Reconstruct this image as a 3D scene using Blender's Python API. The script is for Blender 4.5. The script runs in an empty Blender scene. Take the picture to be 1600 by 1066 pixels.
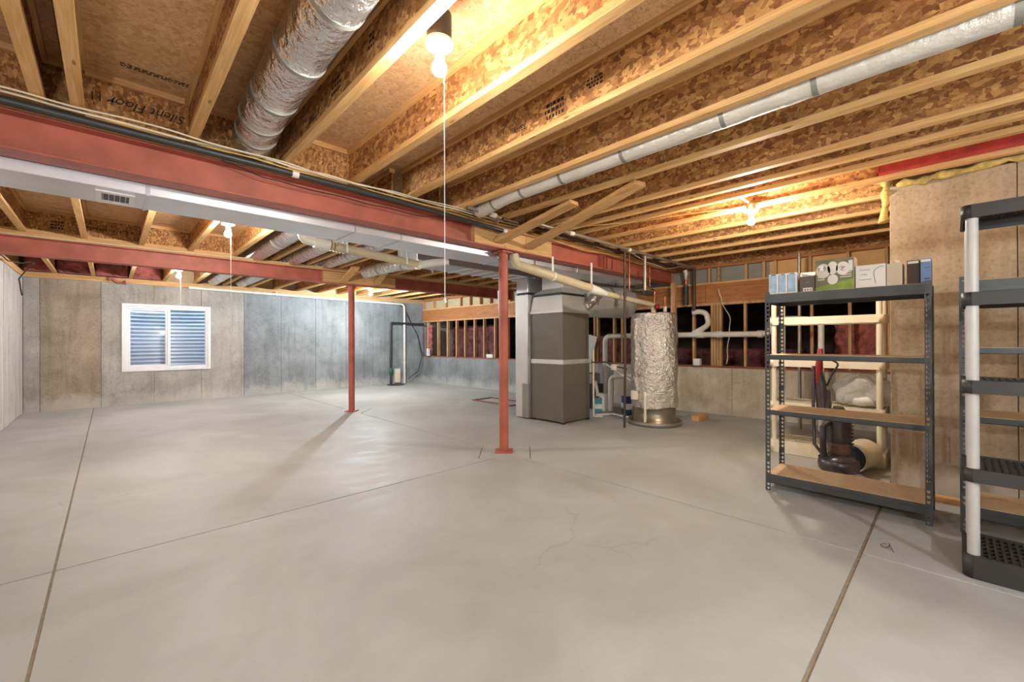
import bpy, math, random
from mathutils import Vector, Matrix
random.seed(7)
C = bpy.context.scene.collection
PI = math.pi
# ------------------------------------------------------------------ camera, world, exposure
F_PX, YAW, PITCH, ROLL, CAM_H = 658.7, math.radians(46.33), math.radians(.109), math.radians(-.198), 1.36
cam = bpy.data.cameras.new('camera'); cam_o = bpy.data.objects.new('camera', cam); C.objects.link(cam_o)
cam.sensor_width = 36; cam.sensor_fit = 'HORIZONTAL'; cam.lens = F_PX / 1600 * 36; cam.clip_start = .02; cam.clip_end = 200
fw = Vector((math.cos(YAW), math.sin(YAW), 0)); rt = Vector((math.sin(YAW), -math.cos(YAW), 0)); up = Vector((0, 0, 1))
f2 = fw * math.cos(PITCH) + up * math.sin(PITCH); u2 = up * math.cos(PITCH) - fw * math.sin(PITCH)
r3 = rt * math.cos(ROLL) + u2 * math.sin(ROLL); u3 = u2 * math.cos(ROLL) - rt * math.sin(ROLL)
m = Matrix((r3, u3, -f2)).transposed().to_4x4(); m.translation = (0, 0, CAM_H)
cam_o.matrix_world = m
bpy.context.scene.camera = cam_o
S = bpy.context.scene
S.view_settings.view_transform = 'Standard'; S.view_settings.look = 'None'
S.view_settings.gamma = 1; S.view_settings.use_curve_mapping = False
S.view_settings.exposure = 1.3
W = bpy.data.worlds.new('sky'); S.world = W; W.use_nodes = True
bg = W.node_tree.nodes['Background']; bg.inputs[0].default_value = (.42, .66, 1, 1); bg.inputs[1].default_value = 2.6
BULB_W = dict(front=21, middle=56, back_left=48, back_right=140, right=42, rear_fill=44, rear_left_fill=58)

# ------------------------------------------------------------------ materials
def lin(c):
    return tuple(((x/255)/12.92 if x/255 <= .04045 else ((x/255+.055)/1.055)**2.4) for x in c) + (1,)
class NT:
    def __init__(s, name):
        s.m = bpy.data.materials.new(name); s.m.use_nodes = True; s.t = s.m.node_tree; s.N = s.t.nodes
        s.b = s.N['Principled BSDF']
    def n(s, typ, **k):
        o = s.N.new(typ)
        for a, v in k.items():
            if a in o.inputs.keys(): o.inputs[a].default_value = v
            else: setattr(o, a, v)
        return o
    def l(s, a, b): s.t.links.new(a, b)
    def pos(s, scale=(1, 1, 1), rot=(0, 0, 0)):
        g = s.n('ShaderNodeNewGeometry'); mp = s.n('ShaderNodeMapping')
        mp.inputs['Scale'].default_value = scale; mp.inputs['Rotation'].default_value = rot
        s.l(g.outputs['Position'], mp.inputs['Vector']); return mp.outputs[0]
    def noise(s, vec, sc, det=4, rough=.55, dist=0):
        o = s.n('ShaderNodeTexNoise'); o.inputs['Scale'].default_value = sc; o.inputs['Detail'].default_value = det
        o.inputs['Roughness'].default_value = rough; o.inputs['Distortion'].default_value = dist
        s.l(vec, o.inputs['Vector']); return o.outputs['Fac']
    def ramp(s, fac, stops, interp='LINEAR'):
        o = s.n('ShaderNodeValToRGB'); e = o.color_ramp; e.interpolation = interp
        while len(e.elements) < len(stops): e.elements.new(.5)
        for i, (p, c) in enumerate(stops): e.elements[i].position = p; e.elements[i].color = c
        s.l(fac, o.inputs[0]); return o.outputs[0]
    def mix(s, fac, a, b, mode='MIX'):
        o = s.n('ShaderNodeMix', data_type='RGBA', blend_type=mode)
        for src, i in ((fac, 0), (a, 6), (b, 7)):
            if hasattr(src, 'links'): s.l(src, o.inputs[i])
            else: o.inputs[i].default_value = src
        return o.outputs[2]
    def rnd(s): return s.n('ShaderNodeObjectInfo').outputs['Random']
    def hsv(s, col, rnd, amt=.12):
        mr = s.n('ShaderNodeMapRange'); s.l(rnd, mr.inputs[0]); mr.inputs[3].default_value = 1-amt; mr.inputs[4].default_value = 1+amt
        h = s.n('ShaderNodeHueSaturation'); s.l(mr.outputs[0], h.inputs['Value']); s.l(col, h.inputs['Color']); return h.outputs[0]
    def bump(s, h, st=.3, d=.01):
        o = s.n('ShaderNodeBump'); o.inputs['Strength'].default_value = st; o.inputs['Distance'].default_value = d
        s.l(h, o.inputs['Height']); s.l(o.outputs[0], s.b.inputs['Normal'])
    def fin(s, col, rough=.6, metal=0, spec=None):
        if hasattr(col, 'links'): s.l(col, s.b.inputs['Base Color'])
        else: s.b.inputs['Base Color'].default_value = col
        if hasattr(rough, 'links'): s.l(rough, s.b.inputs['Roughness'])
        else: s.b.inputs['Roughness'].default_value = rough
        s.b.inputs['Metallic'].default_value = metal
        if spec is not None: s.b.inputs['Specular IOR Level'].default_value = spec
        return s.m
def plain(name, c, rough=.5, metal=0, var=.04, sc=6, bump=0):
    t = NT(name); n = t.noise(t.pos(), sc, 3)
    a = tuple(x*(1-var*2) for x in lin(c)[:3])+(1,); b = tuple(min(1, x*(1+var*2)) for x in lin(c)[:3])+(1,)
    col = t.ramp(n, [(.3, a), (.7, b)])
    if bump: t.bump(t.noise(t.pos(), sc*12, 3), bump, .004)
    return t.fin(col, rough, metal)
def concrete(name, c1, c2, pits=.35, sc=1.6, rough=.8, vert=False, dark=None, var=.06, streak=True):
    t = NT(name); p = t.pos(); pv = t.pos((1, 1, .12)) if vert else p
    a = t.noise(pv, sc*3 if vert else sc, 6, .62, .4); b = t.noise(p, 38, 5, .7)
    col = t.ramp(a, [(.28, lin(c1)), (.72, lin(c2))])
    sp = t.ramp(b, [(.3, (.62, .6, .58, 1)), (.5, (1, 1, 1, 1)), (.78, (1.12, 1.12, 1.1, 1))])
    col = t.mix(.75, col, sp, 'MULTIPLY')
    if dark:
        d = t.ramp(t.noise(t.pos((1, 1, .8)), 1.1, 5, .6), [(.5, (0, 0, 0, 1)), (.7, (.45, .45, .45, 1))])
        col = t.mix(d, col, t.mix(1, col, lin(dark), 'MULTIPLY'))
    if streak:      # form-board streaks, rain stains and the pale lime bloom at the foot of the wall
        st = t.ramp(t.noise(t.pos((1, 1, .07)), 9, 4, .65), [(.34, (.8, .79, .77, 1)), (.5, (1, 1, 1, 1)), (.7, (1.07, 1.07, 1.07, 1))])
        col = t.mix(.75, col, st, 'MULTIPLY')
        bl = t.ramp(t.noise(t.pos((1, 1, .5)), 2.6, 6, .7, .5), [(.36, (.78, .76, .73, 1)), (.5, (1, 1, 1, 1))])
        col = t.mix(.6, col, bl, 'MULTIPLY')
        gg = t.n('ShaderNodeNewGeometry'); sx = t.n('ShaderNodeSeparateXYZ'); t.l(gg.outputs['Position'], sx.inputs[0])
        ma = t.n('ShaderNodeMath', operation='MULTIPLY_ADD'); t.l(t.noise(t.pos((1, 1, .6)), 2.2, 5, .7), ma.inputs[0]); ma.inputs[1].default_value = -1.1; t.l(sx.outputs[2], ma.inputs[2])
        mr = t.n('ShaderNodeMapRange'); t.l(ma.outputs[0], mr.inputs[0]); mr.inputs[1].default_value = -.5; mr.inputs[2].default_value = -.25; mr.inputs[3].default_value = .5; mr.inputs[4].default_value = 0
        col = t.mix(mr.outputs[0], col, lin((204, 198, 190)))
    v = t.n('ShaderNodeTexVoronoi'); v.inputs['Scale'].default_value = 16; t.l(p, v.inputs['Vector'])
    pit = t.ramp(v.outputs['Distance'], [(.05, (.35, .33, .3, 1)), (.11, (1, 1, 1, 1))])
    col = t.mix(pits, col, pit, 'MULTIPLY')
    col = t.hsv(col, t.rnd(), var)
    t.bump(b, .35, .004)
    return t.fin(col, rough)
def osb(name, pal, scale=(1, 1, 1), sc=26, fleck=.5, var=.1):
    t = NT(name); k = len(pal)-1
    def strands(rot, q):
        v = t.n('ShaderNodeTexVoronoi', feature='F1'); v.inputs['Scale'].default_value = sc*q
        mp = t.n('ShaderNodeMapping'); mp.inputs['Scale'].default_value = (1.5*scale[0], .42*scale[1], .8*scale[2]); mp.inputs['Rotation'].default_value = rot
        w = t.n('ShaderNodeTexNoise'); w.inputs['Scale'].default_value = 30
        t.l(t.pos(), w.inputs['Vector'])
        ad = t.n('ShaderNodeVectorMath', operation='MULTIPLY_ADD'); t.l(w.outputs['Color'], ad.inputs[0]); ad.inputs[1].default_value = (.012, .012, .012); t.l(t.pos(), ad.inputs[2])
        t.l(ad.outputs[0], mp.inputs[0]); t.l(mp.outputs[0], v.inputs['Vector'])
        sp = t.n('ShaderNodeSeparateColor'); t.l(v.outputs['Color'], sp.inputs[0]); return sp.outputs[0]
    a, b, c = strands((.5, .4, .3), 1), strands((-.9, .7, 1.5), 1.15), strands((1.5, -.5, -.6), .9)
    sel = t.n('ShaderNodeTexVoronoi', feature='F1'); sel.inputs['Scale'].default_value = sc*.8; t.l(t.pos(), sel.inputs['Vector'])
    ss = t.n('ShaderNodeSeparateColor'); t.l(sel.outputs['Color'], ss.inputs[0])
    step = lambda o, e: t.ramp(o, [(e, (0, 0, 0, 1)), (e+.02, (1, 1, 1, 1))])
    f = t.mix(step(ss.outputs[0], .35), a, b); f = t.mix(step(ss.outputs[1], .65), f, c)
    col = t.ramp(f, [(i/k, lin(c_)) for i, c_ in enumerate(pal)])
    g = t.ramp(t.noise(t.pos(scale), 80, 3, .7), [(.36, (.5, .42, .36, 1)), (.46, (1, 1, 1, 1))])
    col = t.mix(fleck, col, g, 'MULTIPLY')
    big = t.ramp(t.noise(t.pos(), 2.2, 3), [(.3, (.86, .84, .82, 1)), (.7, (1.08, 1.08, 1.08, 1))])
    col = t.mix(.8, col, big, 'MULTIPLY')
    col = t.hsv(col, t.rnd(), var)
    t.bump(f, .1, .003)
    return t.fin(col, .72, 0, .3)
def lumber(name, c1, c2, axis, var=.1):
    t = NT(name); s = [14, 14, 14]; s[axis] = .9
    a = t.noise(t.pos(tuple(s)), 2.2, 5, .6, .8)
    col = t.ramp(a, [(.3, lin(c1)), (.68, lin(c2))])
    s2 = [60, 60, 60]; s2[axis] = 2
    g = t.ramp(t.noise(t.pos(tuple(s2)), 2, 3), [(.35, (.82, .78, .72, 1)), (.6, (1, 1, 1, 1))])
    col = t.mix(.7, col, g, 'MULTIPLY')
    kn = t.n('ShaderNodeTexVoronoi'); kn.inputs['Scale'].default_value = 3.2
    s3 = [3, 3, 3]; s3[axis] = .8; t.l(t.pos(tuple(s3)), kn.inputs['Vector'])
    col = t.mix(t.ramp(kn.outputs['Distance'], [(.04, (.75, .75, .75, 1)), (.1, (0, 0, 0, 1))]), col, lin((112, 66, 36)))
    col = t.hsv(col, t.rnd(), var)
    return t.fin(col, .62, 0, .3)
def metal(name, c, rough=.3, bsc=8, bst=.2, met=.9, var=.12, bd=.01):
    t = NT(name); n = t.noise(t.pos(), bsc, 4, .6)
    col = t.ramp(t.noise(t.pos(), 3.5, 4), [(.3, tuple(x*(1-var) for x in lin(c)[:3])+(1,)), (.7, tuple(min(1, x*(1+var)) for x in lin(c)[:3])+(1,))])
    if bst: t.bump(n, bst, bd)
    return t.fin(col, rough, met)
def emit(name, c, st):
    t = NT(name); t.b.inputs['Emission Color'].default_value = c+(1,); t.b.inputs['Emission Strength'].default_value = st
    t.b.inputs['Base Color'].default_value = (.9, .9, .9, 1); return t.m
M = {}
M['osb_web'] = osb('osb_web', [(126, 80, 44), (162, 110, 62), (216, 164, 100), (140, 92, 52), (190, 138, 82)], (1, 1, 1), 36, .5)
M['subfloor'] = osb('subfloor_osb', [(214, 172, 124), (228, 188, 142), (204, 160, 112), (222, 180, 132)], (.5, 1.6, 1), 34, .75, .05)
t = NT('slab'); p = t.pos()
a = t.noise(p, .75, 6, .6, .6); b = t.noise(t.pos((1, 1.6, 1)), 3.2, 6, .65, .5)
col = t.ramp(a, [(.25, lin((158, 157, 151))), (.5, lin((172, 172, 168))), (.75, lin((186, 188, 186)))])
col = t.mix(.55, col, t.ramp(b, [(.3, (.88, .87, .86, 1)), (.7, (1.06, 1.06, 1.06, 1))]), 'MULTIPLY')
sp = t.ramp(t.noise(p, 60, 4, .7), [(.28, (.82, .8, .78, 1)), (.4, (1, 1, 1, 1))]); col = t.mix(.5, col, sp, 'MULTIPLY')
cr = t.n('ShaderNodeTexVoronoi', feature='DISTANCE_TO_EDGE'); cr.inputs['Scale'].default_value = .33
nn = t.n('ShaderNodeTexNoise'); nn.inputs['Scale'].default_value = 2.5; nn.inputs['Detail'].default_value = 6; t.l(p, nn.inputs['Vector'])
ad = t.n('ShaderNodeVectorMath', operation='MULTIPLY_ADD'); t.l(nn.outputs['Color'], ad.inputs[0]); ad.inputs[1].default_value = (.5, .5, .5); t.l(p, ad.inputs[2]); t.l(ad.outputs[0], cr.inputs['Vector'])
ck = t.ramp(cr.outputs['Distance'], [(.0003, (.88, .86, .84, 1)), (.0010, (1, 1, 1, 1))])
msk = t.ramp(t.noise(p, .9, 2), [(.5, (0, 0, 0, 1)), (.6, (1, 1, 1, 1))])
col = t.mix(msk, col, t.mix(1, col, ck, 'MULTIPLY'))
rr = t.ramp(b, [(.3, (.46, .46, .46, 1)), (.7, (.68, .68, .68, 1))])
t.bump(t.noise(p, 45, 4, .7), .1, .002)
M['slab'] = t.fin(col, rr, 0, .3)
M['joint'] = plain('joint_grout', (146, 132, 114), .9, sc=20, var=.1)
M['conc'] = concrete('poured_concrete', (148, 141, 131), (180, 175, 167), .5, 1.3, dark=(150, 138, 124), var=.07)
M['conc_brown'] = concrete('stained_concrete', (140, 124, 106), (172, 156, 138), .5, 1.8, dark=(170, 150, 130))
M['conc_grey'] = concrete('grey_concrete', (120, 122, 122), (154, 157, 158), .5, 1.5, dark=(150, 150, 148), var=.06)
M['conc_left'] = concrete('board_marked_concrete', (178, 168, 160), (205, 198, 192), .2, 2.2, vert=True)
M['conc_warm'] = concrete('warm_concrete', (196, 182, 158), (218, 206, 184), .6, 1.5, dark=(176, 162, 144))
M['conc_tan'] = concrete('tan_concrete', (164, 140, 112), (188, 164, 134), .6, 1.5, dark=(176, 162, 144))
M['joist_flange'] = lumber('joist_flange_lumber', (206, 154, 92), (232, 188, 128), 1, .07)
M['lum_y'] = lumber('lumber_lengthwise', (196, 142, 88), (224, 180, 122), 1)
M['lum_x'] = lumber('lumber_crosswise', (196, 146, 90), (226, 184, 128), 0)
M['stud'] = lumber('stud_lumber', (182, 130, 82), (220, 178, 130), 2, .14)
M['header'] = lumber('header_lumber', (160, 98, 56), (190, 128, 78), 1, .05)
M['sill'] = lumber('treated_sill', (128, 72, 50), (156, 98, 70), 1, .05)
M['sheath'] = plain('sheathing_board', (190, 168, 132), .8, var=.05)
M['sheath_grey'] = plain('grey_sheathing', (150, 148, 138), .8, var=.04)
M['sheath_tan'] = plain('tan_sheathing', (222, 176, 118), .8, var=.04)
M['red'] = plain('red_primer', (172, 92, 72), .55, var=.1, sc=4, bump=.1)
M['red_bright'] = plain('bright_red_primer', (184, 60, 52), .5, var=.14, sc=7)
M['galv'] = metal('galvanized_sheet', (206, 210, 214), .3, 2.5, .12, .85, .06, .02)
M['galv_dull'] = metal('dull_galvanized', (150, 146, 136), .5, 4, .1, .6, .08)
M['well_steel'] = metal('well_steel', (206, 214, 224), .4, 6, .05, .45, .05)
M['plen'] = metal('plenum_sheet', (206, 204, 198), .42, 6, .2, .45, .06, .02)
M['duct_dark'] = metal('duct_sheet', (222, 222, 226), .38, 1.6, .15, .85, .05, .03)
M['foil'] = metal('foil_wrap', (216, 214, 212), .18, 12, .9, .94, .06, .05)
M['foil2'] = metal('crumpled_foil', (226, 222, 214), .22, 13, 1.0, .9, .08, .07)
M['foil_white'] = metal('white_duct_wrap', (214, 206, 192), .42, 16, .7, .35, .06, .02)
M['furn'] = plain('furnace_enamel', (106, 100, 88), .38, .1, var=.03)
M['furn_seam'] = metal('seam_tape', (214, 214, 210), .35, 20, .3, .6)
M['white'] = plain('white_plastic', (228, 226, 220), .45, var=.02)
M['vinyl'] = plain('white_vinyl', (226, 224, 222), .4, var=.02)
M['cream'] = plain('cream_plastic', (226, 214, 188), .45, var=.03)
M['pvc'] = plain('pvc_pipe', (222, 216, 202), .35, var=.03)
M['pvc_beige'] = plain('beige_vent_pipe', (196, 180, 146), .4, var=.05)
M['black'] = plain('black_plastic', (46, 44, 43), .45, var=.05)
M['abs'] = plain('black_drain_pipe', (52, 52, 50), .4, var=.08)
M['char'] = plain('charcoal_plastic', (50, 47, 44), .5, var=.05)
M['grey_pole'] = plain('grey_pole', (184, 180, 174), .4, var=.03)
M['steel_paint'] = plain('grey_steel_paint', (76, 78, 78), .38, .25, var=.04)
M['mdf'] = plain('particle_board', (214, 182, 142), .75, var=.05, sc=30, bump=.1)
M['copper'] = metal('copper', (150, 92, 66), .3, 6, .05, 1)
M['iron'] = metal('black_iron_pipe', (84, 66, 54), .5, 20, .1, .5)
M['pipe_grey'] = metal('galvanized_pipe', (158, 148, 134), .4, 20, .1, .6)
M['cable_w'] = plain('pale_cable', (214, 200, 172), .5)
M['cable_b'] = plain('black_cable', (30, 28, 26), .5)
M['cable_y'] = plain('yellow_cable', (206, 170, 96), .5)
M['pink'] = plain('pink_fibreglass', (170, 96, 90), .95, var=.25, sc=7, bump=1)
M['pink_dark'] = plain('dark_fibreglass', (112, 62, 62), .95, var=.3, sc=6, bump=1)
M['yellow_foam'] = plain('yellow_foam', (196, 164, 92), .9, var=.16, sc=20, bump=.6)
M['dirt'] = plain('crawl_dirt', (70, 52, 42), .95, var=.2, sc=5)
M['ink'] = plain('black_ink', (38, 26, 20), .8)
M['ink_grey'] = plain('grey_ink', (120, 118, 118), .8)
M['porcelain'] = plain('porcelain', (236, 232, 226), .3, var=.01)
M['silver'] = metal('tank_steel', (150, 140, 122), .35, 6, .05, .7)
M['box_blue'] = plain('pale_blue_card', (160, 190, 212), .4, var=.12, sc=18)
M['box_white'] = plain('white_card', (226, 218, 208), .55, var=.02)
M['box_cream'] = plain('cream_card', (222, 206, 178), .6, var=.02)
M['box_dark'] = plain('charcoal_card', (96, 84, 72), .5)
M['box_brown'] = plain('brown_card', (72, 48, 38), .5)
M['box_slate'] = plain('slate_blue_card', (104, 130, 164), .5)
M['green'] = plain('green_card', (128, 148, 48), .45, var=.15, sc=10)
M['green_dark'] = plain('olive_card', (112, 108, 74), .4, var=.12, sc=12)
M['rag'] = plain('grey_rag', (112, 100, 86), .95, var=.25, sc=20)
M['vac'] = plain('vacuum_plastic', (72, 62, 58), .28, .1, var=.1)
M['vac_red'] = plain('vacuum_red', (150, 24, 30), .3)
M['vac_bin'] = plain('dust_bin', (118, 92, 74), .2, .1, var=.2, sc=12)
M['blue_can'] = plain('blue_can_paint', (44, 66, 120), .35)
M['teal'] = plain('teal_plastic', (70, 140, 150), .4)
M['valve_green'] = plain('green_valve', (40, 96, 70), .45)
t = NT('window_glass'); t.b.inputs['Base Color'].default_value = (1, 1, 1, 1)
gl = t.n('ShaderNodeBsdfGlossy'); gl.inputs['Roughness'].default_value = .02; tr = t.n('ShaderNodeBsdfTransparent'); fr = t.n('ShaderNodeFresnel'); mx = t.n('ShaderNodeMixShader')
t.l(fr.outputs[0], mx.inputs[0]); t.l(tr.outputs[0], mx.inputs[1]); t.l(gl.outputs[0], mx.inputs[2]); t.l(mx.outputs[0], t.N['Material Output'].inputs[0]); M['glass'] = t.m
t = NT('clear_bag'); t.b.inputs['Base Color'].default_value = (.93, .91, .87, 1); t.b.inputs['Roughness'].default_value = .22; t.b.inputs['Alpha'].default_value = .5
t.bump(t.noise(t.pos(), 26, 5, .7, 1), 1, .03); M['bag'] = t.m
for k, (cc, st) in dict(front=((1, .97, .91), 0), middle=((.99, .98, .96), 0), back_left=((.97, .98, 1), 0), back_right=((.74, .89, 1), 0), right=((1, .93, .80), 0), rear_fill=((.90, .96, 1), 0), rear_left_fill=((.88, .95, 1), 0)).items():
    M['bulb_'+k] = emit('lit_bulb_'+k, cc, BULB_W[k]/(PI*4*PI*.036**2)/.9)

# ------------------------------------------------------------------ mesh helper
class MB:
    def __init__(s): s.v = []; s.f = []; s.sm = []; s.mi = []; s.cur = 0
    def add(s, vs, fs, smooth=False):
        o = len(s.v); s.v += [tuple(p) for p in vs]
        for f in fs: s.f.append(tuple(i+o for i in f)); s.sm.append(smooth); s.mi.append(s.cur)
        return s
    def box(s, a, b):
        x0, y0, z0 = a; x1, y1, z1 = b
        if x0 > x1: x0, x1 = x1, x0
        if y0 > y1: y0, y1 = y1, y0
        if z0 > z1: z0, z1 = z1, z0
        return s.add([(x0,y0,z0),(x1,y0,z0),(x1,y1,z0),(x0,y1,z0),(x0,y0,z1),(x1,y0,z1),(x1,y1,z1),(x0,y1,z1)],
            [(0,3,2,1),(4,5,6,7),(0,1,5,4),(1,2,6,5),(2,3,7,6),(3,0,4,7)])
    def obox(s, p0, p1, w, t, upv=(0, 0, 1)):       # a bar from p0 to p1, w wide, t thick
        p0 = Vector(p0); p1 = Vector(p1); d = (p1-p0).normalized(); u = Vector(upv)
        sx = d.cross(u).normalized()*w/2; sz = sx.cross(d).normalized()*t/2
        vs = [p+a*sx+b*sz for p in (p0, p1) for a, b in ((-1,-1),(1,-1),(1,1),(-1,1))]
        return s.add(vs, [(0,3,2,1),(4,5,6,7),(0,1,5,4),(1,2,6,5),(2,3,7,6),(3,0,4,7)])
    def prism(s, pts, z0, z1):
        n = len(pts); vs = [(x, y, z0) for x, y in pts]+[(x, y, z1) for x, y in pts]
        return s.add(vs, [tuple(range(n-1, -1, -1)), tuple(range(n, 2*n))]+[(i, (i+1) % n, n+(i+1) % n, n+i) for i in range(n)])
    def tube(s, pts, r, n=10, caps=True, bend=True):
        pts = [Vector(p) for p in pts]; rs = r if isinstance(r, (list, tuple)) else [r]*len(pts)
        vs = []; prev = None
        for i, p in enumerate(pts):
            d = (pts[min(i+1, len(pts)-1)]-pts[max(i-1, 0)]).normalized()
            if prev is None:
                a = Vector((0, 0, 1)) if abs(d.z) < .9 else Vector((1, 0, 0)); x = d.cross(a).normalized()
            else: x = (prev-d*prev.dot(d)).normalized()
            prev = x; y = d.cross(x)
            for k in range(n):
                an = 2*PI*k/n; vs.append(p+(x*math.cos(an)+y*math.sin(an))*rs[i])
        fs = [(i*n+k, i*n+(k+1) % n, (i+1)*n+(k+1) % n, (i+1)*n+k) for i in range(len(pts)-1) for k in range(n)]
        s.add(vs, fs, True)
        if caps:
            L = len(pts)-1
            s.add([vs[k] for k in range(n)], [tuple(range(n-1, -1, -1))]); s.add([vs[L*n+k] for k in range(n)], [tuple(range(n))])
        return s
    def cyl(s, p0, p1, r, n=16): return s.tube([p0, p1], r, n)
    def lathe(s, c, prof, n=24, sq=1.0, axis=2):
        vs = []
        for r, z in prof:
            for k in range(n):
                a = 2*PI*k/n; q = (r*math.cos(a), r*math.sin(a)*sq, z)
                if axis == 0: q = (q[2], q[0], q[1])
                if axis == 1: q = (q[0], q[2], q[1])
                vs.append((c[0]+q[0], c[1]+q[1], c[2]+q[2]))
        fs = [(i*n+k, i*n+(k+1) % n, (i+1)*n+(k+1) % n, (i+1)*n+k) for i in range(len(prof)-1) for k in range(n)]
        s.add(vs, fs, True)
        if prof[0][0] > 1e-4: s.add(vs[:n], [tuple(range(n-1, -1, -1))])
        if prof[-1][0] > 1e-4: s.add(vs[-n:], [tuple(range(n))])
        return s
    def build(s, name, mat, parent=None, local=False, bevel=0, solid=0):
        me = bpy.data.meshes.new(name); off = Vector((0, 0, 0))
        if parent is not None and not local: off = wloc(parent)
        me.from_pydata([tuple(Vector(p)-off) for p in s.v], [], s.f); me.update()
        me.polygons.foreach_set('use_smooth', s.sm); me.polygons.foreach_set('material_index', s.mi)
        for mm in (mat if isinstance(mat, (list, tuple)) else [mat]): me.materials.append(M[mm])
        o = bpy.data.objects.new(name, me); C.objects.link(o)
        if parent is not None: o.parent = parent
        if bevel: md = o.modifiers.new('bevel', 'BEVEL'); md.width = bevel; md.segments = 2; md.limit_method = 'ANGLE'
        if solid: md = o.modifiers.new('solid', 'SOLIDIFY'); md.thickness = solid
        return o
def wloc(o):
    v = Vector(o.location); p = o.parent
    while p is not None: v = v+Vector(p.location); p = p.parent
    return v
def thing(name, label, cat, loc=(0, 0, 0), rz=0, group=None):
    o = bpy.data.objects.new(name, None); C.objects.link(o); o.location = loc; o.rotation_euler = (0, 0, rz); o.empty_display_size = .1
    o['label'] = label; o['category'] = cat
    if group: o['group'] = group
    return o
def tag(o, label, cat, group=None, kind=None):
    o['label'] = label; o['category'] = cat
    if group: o['group'] = group
    if kind: o['kind'] = kind
    return o
def struct(o, kind='structure'): o['kind'] = kind; return o
def copy_tree(o, parent=None, loc=None):
    c = o.copy(); C.objects.link(c)
    if parent is not None: c.parent = parent
    if loc is not None: c.location = loc
    for ch in list(o.children): copy_tree(ch, c)
    return c
def box(name, mat, a, b, parent=None, bevel=0, local=False): return MB().box(a, b).build(name, mat, parent, local, bevel)
def text(name, body, mat, parent, loc, rot, size, shear=0, ext=.0004, align='CENTER', wide=1):
    cu = bpy.data.curves.new(name, 'FONT'); cu.body = body; cu.size = size; cu.shear = shear; cu.extrude = ext; cu.align_x = align; cu.resolution_u = 2
    ob = bpy.data.objects.new(name+'_curve', cu); C.objects.link(ob); bpy.context.view_layer.update()
    me = bpy.data.meshes.new_from_object(ob.evaluated_get(bpy.context.evaluated_depsgraph_get()))
    bpy.data.objects.remove(ob); me.name = name; me.materials.clear(); me.materials.append(M[mat])
    o = bpy.data.objects.new(name, me); C.objects.link(o)
    if parent is not None: o.parent = parent; loc = Vector(loc)-wloc(parent)
    o.location = loc; o.rotation_euler = rot; o.scale = (wide, 1, 1)
    return o
def arc(p0, c, p1, n=6):      # quadratic bend through control point c
    p0, c, p1 = Vector(p0), Vector(c), Vector(p1)
    return [p0*(1-t)**2+c*2*t*(1-t)+p1*t*t for t in [i/n for i in range(n+1)]]
def bent(pts, rad=.1, n=5):   # polyline with rounded corners
    pts = [Vector(p) for p in pts]; out = [pts[0]]
    for a, b, c in zip(pts, pts[1:], pts[2:]):
        r = min(rad, (b-a).length*.45, (c-b).length*.45)
        out += arc(b+(a-b).normalized()*r, b, b+(c-b).normalized()*r, n)
    return out+[pts[-1]]
JB, ST = 2.78, 3.10           # joist underside, subfloor underside
XL, YB, YF = -1.22, 12.5, -2.6

# ------------------------------------------------------------------ floor
fl = MB().box((XL-.3, YF-.3, -.2), (8.9, YB+.3, -.008)).build('floor', 'joint'); struct(fl)
def dia(c, h): return [(c[0]-h, c[1]), (c[0], c[1]-h), (c[0]+h, c[1]), (c[0], c[1]+h)]
P1, P2, H = (3.54, 3.83), (3.46, 8.26), .42
g = .008
def slab(pts): return MB().prism(pts, -.012, 0).build('slab', 'slab', fl, bevel=.003)
XC, XR, YD, YA = -.243, 3.479, .417, 3.713
slab([(XL, YF), (XC-g*.8, YF), (XC-g*.8, YD-g*1.2), (XL, YD-g*1.2)])
slab([(XC+g*.8, YF), (XR-g, YF), (XR-g, YD-g*1.2), (XC+g*.8, YD-g*1.2)])
slab([(XR+g, YF), (8.7, YF), (8.7, YD-g*1.2), (XR+g, YD-g*1.2)])
slab([(XL, YD+g*1.2), (XC-g*.8, YD+g*1.2), (XC-g*.8, YA-g), (XL, YA-g)])
hh = H+.014
slab([(XC+g*.8, YD+g*1.2), (XR-g, YD+g*1.2), (XR-g, P1[1]-hh+(P1[0]-XR)), (P1[0]-hh+(P1[1]-YA), YA-g), (XC+g*.8, YA-g)])
slab([(XL, YA+g), (XC-g*.8, YA+g), (XC-g*.8, YB), (XL, YB)])
slab([(XC+g*.8, YA+g), (P1[0]-hh+(P1[1]-YA), YA+g), (P1[0]-hh, P1[1]), (XR-g, P1[1]+hh-(P1[0]-XR)), (XR-g, P2[1]-hh+(XR-P2[0])), (P2[0], P2[1]-hh), (P2[0]-hh, P2[1]), (P2[0], P2[1]+hh), (XR-g, P2[1]+hh-(XR-P2[0])), (XR-g, YB), (XC+g*.8, YB)])
slab([(XR+g, YD+g*1.2), (8.7, YD+g*1.2), (8.7, YB), (XR+g, YB), (XR+g, P2[1]+hh-(XR-P2[0])), (P2[0]+hh, P2[1]), (XR+g, P2[1]-hh+(XR-P2[0])), (XR+g, P1[1]+hh-(P1[0]-XR)), (P1[0], P1[1]+hh), (P1[0]+hh, P1[1]), (P1[0], P1[1]-hh), (XR+g, P1[1]-hh+(P1[0]-XR))])
for c in (P1, P2): slab(dia(c, H))

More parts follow.
